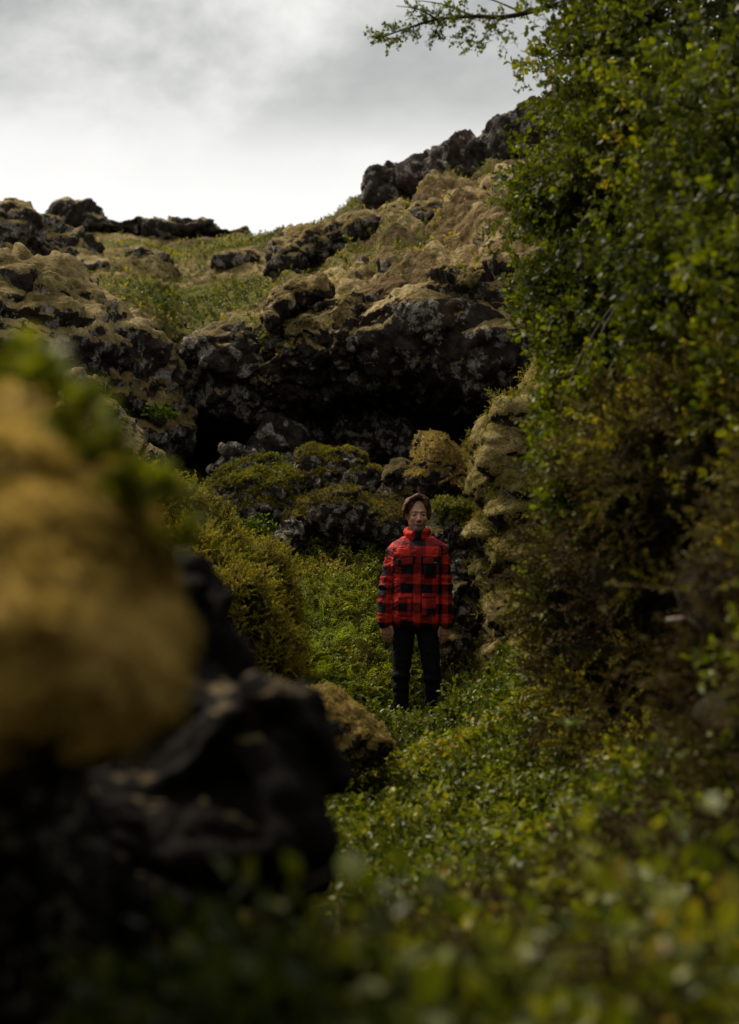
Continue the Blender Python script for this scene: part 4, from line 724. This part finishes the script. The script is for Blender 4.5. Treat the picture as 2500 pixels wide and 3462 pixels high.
# hair: brown, parted on his left, swept over the forehead side, down over the ears
Gh = Grid((-.13, -.13, 1.56), (.13, .15, 1.83), .003)
Gh.ell((0, .032, 1.718), (.083, .098, .080), k=.0); Gh.ell((0, .055, 1.665), (.082, .075, .085), k=.03); Gh.ell((-.060, .0, 1.74), (.042, .06, .045), k=.03); Gh.ell((.058, .0, 1.735), (.034, .06, .04), k=.03)
def lock(pts, r1, r2, k=.010):
    pts = [np.array(p, float) for p in pts]
    for i in range(len(pts) - 1):
        a_ = r1 + (r2 - r1) * i / (len(pts) - 1); b2 = r1 + (r2 - r1) * (i + 1) / (len(pts) - 1); Gh.cone(pts[i], pts[i + 1], a_, b2, k=k)
for j in range(11):       # sweep from the parting to his right, flaring past the temple
    f = j / 10; w1 = .006 * math.sin(j * 2.7); w2 = .008 * math.sin(j * 1.9 + 1); lock([(.028, -.050 + .11 * f, 1.786), (-.010 + w1, -.072 + .12 * f, 1.797 + w1 * .4), (-.058, -.070 + .12 * f, 1.770 + w2 * .6), (-.092, -.052 + .10 * f, 1.735), (-.108 + .006 * (j % 2), -.044 + .09 * f, 1.695), (-.102 + w1, -.034 + .085 * f, 1.662 + w2 * 2)], .015, .007, .006)
for j in range(9):       # the other side of the parting, falling over the ear
    f = j / 8; lock([(.034, -.050 + .10 * f, 1.786), (.062, -.058 + .10 * f, 1.768), (.083, -.045 + .09 * f, 1.722), (.089, -.035 + .085 * f, 1.670), (.082, -.022 + .08 * f, 1.635 + .010 * (j % 3))], .015, .007, .006)
Gh.ell((-.002, -.100, 1.690), (.060, .055, .062), k=.012, sub=True); Gh.ell((0, -.080, 1.62), (.074, .085, .075), k=.008, sub=True); Gh.ell((.004, -.105, 1.730), (.052, .055, .046), k=.010, sub=True)
lock([(.034, -.080, 1.778), (.052, -.088, 1.750), (.058, -.084, 1.722)], .009, .004, .004)
V, Q = Gh.mesh(); n = vnormals(V, Q); ang = V * [1, 1, .25]
V = V + n * (.005 * fbm(V * [1.4, .8, .3], 75, 3) + .003 * fbm(V * [1, 1, .25], 180, 2))[:, None]
hh = fbm(V * [1., .6, .3], 90, 3); hc = np.array([.095, .050, .026])[None] * (1 + 1.4 * hh)[:, None]; mk('hair', V, Q, M_hair, {'hue': np.clip(hc, .008, 1)}, man)
# jacket
RED, DRK, BLK = np.array([.60, .034, .022]), np.array([.20, .010, .010]), np.array([.006, .006, .009])
def plaid(hd, vd, V, warm=0.):
    hd, vd = hd.astype(float), vd.astype(float); nn = (1 + .10 * fbm(V, 14, 3))[:, None]
    one = np.clip(hd + vd, 0, 1)[:, None]; two = (hd * vd)[:, None]; mid = np.where((vd > hd)[:, None], DRK * 1.35, DRK * .95)
    return (RED * (1 - one) + mid * (one - two) + BLK * two) * nn
PER, Z0 = .141, 1.235
def hdark(z): return np.where(z < 1.307, ((z - Z0) % PER) < .072, ((z - 1.307) % .132) < .060)
Gj = Grid((-.30, -.18, .82), (.30, .19, 1.53), .0045); c, e = Gj.cone, Gj.ell
c((-.130, .012, 1.395), (.130, .012, 1.395), .072, k=.03); c((-.06, .02, 1.465), (.06, .02, 1.465), .046, k=.07); c((-.03, .02, 1.475), (-.15, .012, 1.415), .04, k=.03); c((.03, .02, 1.475), (.15, .012, 1.415), .04, k=.03)
e((0, .008, 1.16), (.172, .128, .31), k=.05, pw=4.); e((0, .010, 1.33), (.182, .122, .13), k=.05, pw=3.); e((0, .008, .95), (.176, .130, .105), k=.03, pw=5.)
for s in (-1, 1):
    c((s * .162, .010, 1.390), (s * .206, .012, 1.14), .067, .060, k=.010); c((s * .206, .012, 1.14), (s * .212, -.018, .885), .061, .052, k=.010)
e((0, 0, 1.535), (.06, .07, .05), k=.02, sub=True)
V, Q = Gj.mesh(); n = vnormals(V, Q); x, y, z = V.T
sl = (np.abs(x) > .170 + .01 * sstep(z, 1.0, 1.3)) & (z < 1.40) | (np.abs(x) > .172 + .35 * np.clip(z - 1.40, 0, 1) * -1)
# folds: soft diagonal drags from the shoulders, horizontal crumples at the elbows, fine wrinkles
fold = .009 * fbm(np.stack([x * 1.2 + np.sign(x) * z * .9, y, z * .6 - np.abs(x) * .7], 1), 11, 3) + .006 * fbm(V * [1, 1, 2.2], 16, 3, billow=True)
fold += .005 * sl * np.sin(z * 95 + 3 * fbm(V, 12, 2)) * np.exp(-((z - 1.12) / .10) ** 2) + .004 * np.sin(z * 60 + x * 25) * np.exp(-((z - .93) / .05) ** 2) * ~sl
V = V + n * fold[:, None]; x, y, z = V.T; ax_ = np.abs(x)
x, z = x + .006 * fbm(V, 5, 2), z + .008 * fbm(V, 4, 2, off=3); ax_ = np.abs(x); hd = hdark(z + .008 * np.sin(x * 9)); vt = np.where(z < 1.307, ((ax_ > .027) & (ax_ < .117)) | (ax_ > .160), (ax_ < .057) | (ax_ > .153))
vs = np.where(x < 0, (x < -.215) | (x > -.178), (x > .232) | (x < .19)); vd = np.where(sl, vs, vt); hd = np.where(sl, ((z + .01 - Z0) % PER) < .074, hd)
vd = np.where(y > .06, ((x + .2) % .15) < .08, vd)
jk = mk('jacket', V, Q, M_cloth, {'hue': plaid(hd, vd, V)}, man); jk['label'] = 'red and black plaid jacket with chest and hip pockets'
def shell(name, lo, hi, h, fn, hue, parent, mat=None, amp=.002, fq=30):
    g_ = Grid(lo, hi, h); g_.op(fn, lo, hi); V, Q = g_.mesh(); n = vnormals(V, Q); V = V + n * (amp * fbm(V, fq, 3))[:, None]
    return mk(name, V, Q, mat or M_cloth, {'hue': hue(V)}, parent)
def collar(x, y, z):
    th = np.arctan2(x, -(y - .02)); r = np.sqrt(x ** 2 + ((y - .012) * .92) ** 2); f = np.clip((z - 1.44) / .12, 0, 1)
    R0 = .068 + .008 * np.sin(f * 2.6) + .010 * np.exp(-((np.abs(th) - 1.5) / .7) ** 2) * f; top = 1.548 + .020 * np.clip(np.abs(th) / 1.2, 0, 1) + .012 * np.sin(th * 2.3 + .6)
    w_ = .010 + .010 * np.exp(-((z - top + .02) / .02) ** 2) * (np.abs(th) > .35)
    return np.maximum(np.abs(r - R0) - w_, np.maximum(z - top, 1.44 - z))
def chue(V):
    th = np.arctan2(V[:, 0], -V[:, 1]); return plaid((V[:, 2] < 1.492) | (np.abs(th - .02) < .30), ((np.abs(th) < .42) | (th > 1.0) & (th < 1.7) | (np.abs(th + 2.2) < .4)), V)
shell('collar', (-.13, -.13, 1.43), (.13, .15, 1.60), .004, collar, chue, jk, amp=.005, fq=26)
def patch(name, x0, x1, z0, z1, thick=.006, dz=0., parent=jk, grow=0.):
    """a flap or placket of cloth lying on the front of the torso: it follows the jacket's surface"""
    m = (V[:, 1] < 0) & (V[:, 0] > x0) & (V[:, 0] < x1) & (V[:, 2] > z0) & (V[:, 2] < z1) & (n[:, 1] < -.2)
    us = np.linspace(x0, x1, 16); vs_ = np.linspace(z0, z1, max(6, int((z1 - z0) / .012))); pv = V[m]; U, W_ = np.meshgrid(us, vs_); U = U.ravel(); W_ = W_.ravel(); Yv = np.empty(len(U))
    for i in range(len(U)): dd = (pv[:, 0] - U[i]) ** 2 + (pv[:, 2] - W_[i]) ** 2; k = np.argpartition(dd, 6)[:6]; Yv[i] = pv[k, 1].mean()
    rise = .55 * thick * (.6 + .6 * np.clip((z1 - W_) / (z1 - z0 + 1e-6), 0, 1)); sag = dz * ((U - x0) / (x1 - x0) - .5)
    Fv = np.stack([U, Yv - rise, W_ + sag], 1); Bv = np.stack([U, Yv + .004, W_ + sag], 1); a_, b_2 = len(us), len(vs_); q1 = grid_q(a_, b_2); N0 = len(Fv); idx = np.arange(N0).reshape(b_2, a_)
    ring = np.concatenate([idx[0], idx[1:, -1], idx[-1, -2::-1], idx[-2:0:-1, 0]]); r2 = np.roll(ring, -1)
    QQ = np.concatenate([q1, q1[:, ::-1] + N0, np.stack([ring, ring + N0, r2 + N0, r2], 1)]); VV = np.concatenate([Fv, Bv]); return VV, QQ
def putp(name, a_, hue): VV, QQ = a_; return mk(name, VV, QQ, M_cloth, {'hue': hue(VV)}, jk)
ph = lambda dx=0, dz=0: (lambda V: plaid(hdark(V[:, 2] + dz), ((np.abs(V[:, 0] + dx) > .027) & (np.abs(V[:, 0] + dx) < .117)) | (np.abs(V[:, 0] + dx) > .16), V))
putp('placket', patch('placket', -.014, .030, .86, 1.43), lambda V: plaid(hdark(V[:, 2]), V[:, 2] > 1.36, V) * [[1, 1, 1]])
putp('pocket_flap', patch('f', -.142, -.030, 1.302, 1.352, .008, .012), lambda V: plaid(V[:, 2] > 0, V[:, 0] < -.118, V) * 1.25)
fl = putp('pocket_flap', patch('f', .045, .150, 1.306, 1.352, .010, -.004), lambda V: plaid(V[:, 2] > 0, V[:, 0] > .120, V) * 1.1)
putp('pocket_flap', patch('f', -.135, -.032, 1.062, 1.090, .010, .004), lambda V: plaid(V[:, 2] < 0, V[:, 0] < -.2, V))
putp('pocket_flap', patch('f', .040, .145, 1.066, 1.094, .010, -.004), lambda V: plaid(V[:, 2] < 0, V[:, 0] > .06, V))
putp('pocket', patch('f', -.130, -.036, .925, 1.060, .003), ph(.035, .0)); putp('pocket', patch('f', .042, .142, .930, 1.062, .003), ph(-.045, .03)); putp('pocket', patch('f', .055, .140, 1.20, 1.302, .003), ph(-.03, .022))
lab = patch('l', .122, .142, 1.312, 1.318, .0125); mk('label_mark', lab[0], lab[1], M_cloth, {'hue': np.tile([.5, .5, .5], (len(lab[0]), 1))}, fl)
for s in (-1, 1):
    g_ = Grid((s * .212 - .07, -.09, .85), (s * .212 + .07, .06, .91), .004); g_.cone((s * .212, -.018, .895), (s * .212, -.020, .868), .046, .043); g_.cone((s * .212, -.02, .868), (s * .212, -.022, .83), .034, .034, sub=True, k=.004); v1, q1 = g_.mesh()
    mk('cuff', v1, q1, M_cloth, {'hue': np.tile(BLK * 1.5 + [.01, 0, 0], (len(v1), 1))}, jk)
# trousers and boots
Gt = Grid((-.24, -.20, .05), (.24, .20, 1.0), .006); c, e = Gt.cone, Gt.ell
e((0, .010, .90), (.160, .115, .09), k=.03, pw=3.)
for s in (-1, 1):
    c((s * .082, .012, .87), (s * .107, .005, .50), .086, .060, k=.02); c((s * .107, .005, .50), (s * .118, .012, .09), .058, .050, k=.02)
V2, Q2 = Gt.mesh(); n2 = vnormals(V2, Q2); zz = V2[:, 2]
V2 = V2 + n2 * (.007 * fbm(V2 * [1, 1, 1.8], 10, 3, billow=True) + .006 * np.sin(zz * 70 + 8 * V2[:, 0]) * np.exp(-((zz - .46) / .08) ** 2) + .007 * np.sin(zz * 80) * np.exp(-((zz - .13) / .07) ** 2))[:, None]
mk('trousers', V2, Q2, M_trou, None, man)
for s in (-1, 1):
    g_ = Grid((s * .11 - .08, -.20, -.02), (s * .11 + .08, .12, .2), .006); g_.cone((s * .106, .025, .15), (s * .106, .03, .05), .050, .048); g_.cone((s * .106, .03, .04), (s * .12, -.13, .035), .045, .040, k=.03)
    v1, q1 = g_.mesh(); v1[:, 2] = np.maximum(v1[:, 2], .0); mk('boot', v1, q1, M_shoe, None, man)

# pose: head a little larger and turned, weight on one leg, one shoulder lower, the left arm a touch away from the body
def posed(V):
    x, y, z = V[:, 0].copy(), V[:, 1].copy(), V[:, 2].copy()
    hw = sstep(z, 1.50, 1.58); a_ = R(4) * hw; sc_ = 1 + .0 * hw; cx_, cy_ = x * sc_, (y - .01) * sc_
    x2 = cx_ * np.cos(a_) - cy_ * np.sin(a_) + .02 * hw * (z - 1.5); y2 = cx_ * np.sin(a_) + cy_ * np.cos(a_) + .01; z2 = z + (z - 1.55) * .05 * hw + .03 * x * sstep(z, 1.0, 1.4) * (1 - hw)
    bz = sstep(z, .4, .95); x2 = x2 - .014 * np.sin(np.clip(z / 1.5, 0, 1) * 3.14); z2 = z2 - .02 * x * bz * (1 - sstep(z, .95, 1.2))
    arm = sstep(np.abs(x), .175, .22) * sstep(-z, -1.38, -.8) * (z > .6); x2 = x2 + arm * np.where(x < 0, -.014, .004); y2 = y2 - arm * np.where(x < 0, .02, .0)
    kn = np.exp(-((z - .5) / .22) ** 2) * (x > 0); y2 = y2 - .035 * kn; x2 = x2 + .012 * kn
    return np.stack([x2, y2, z2], 1) * .982 + [0, 0, .012]
for o in [man] + [c_ for c_ in sc.objects if c_.parent and (c_.parent == man or (c_.parent.parent and (c_.parent.parent == man or c_.parent.parent.parent == man)))]:
    me = o.data; a_ = np.empty(len(me.vertices) * 3, np.float32); me.vertices.foreach_get('co', a_); me.vertices.foreach_set('co', np.ascontiguousarray(posed(a_.reshape(-1, 3).astype(float)), np.float32).ravel()); me.update()
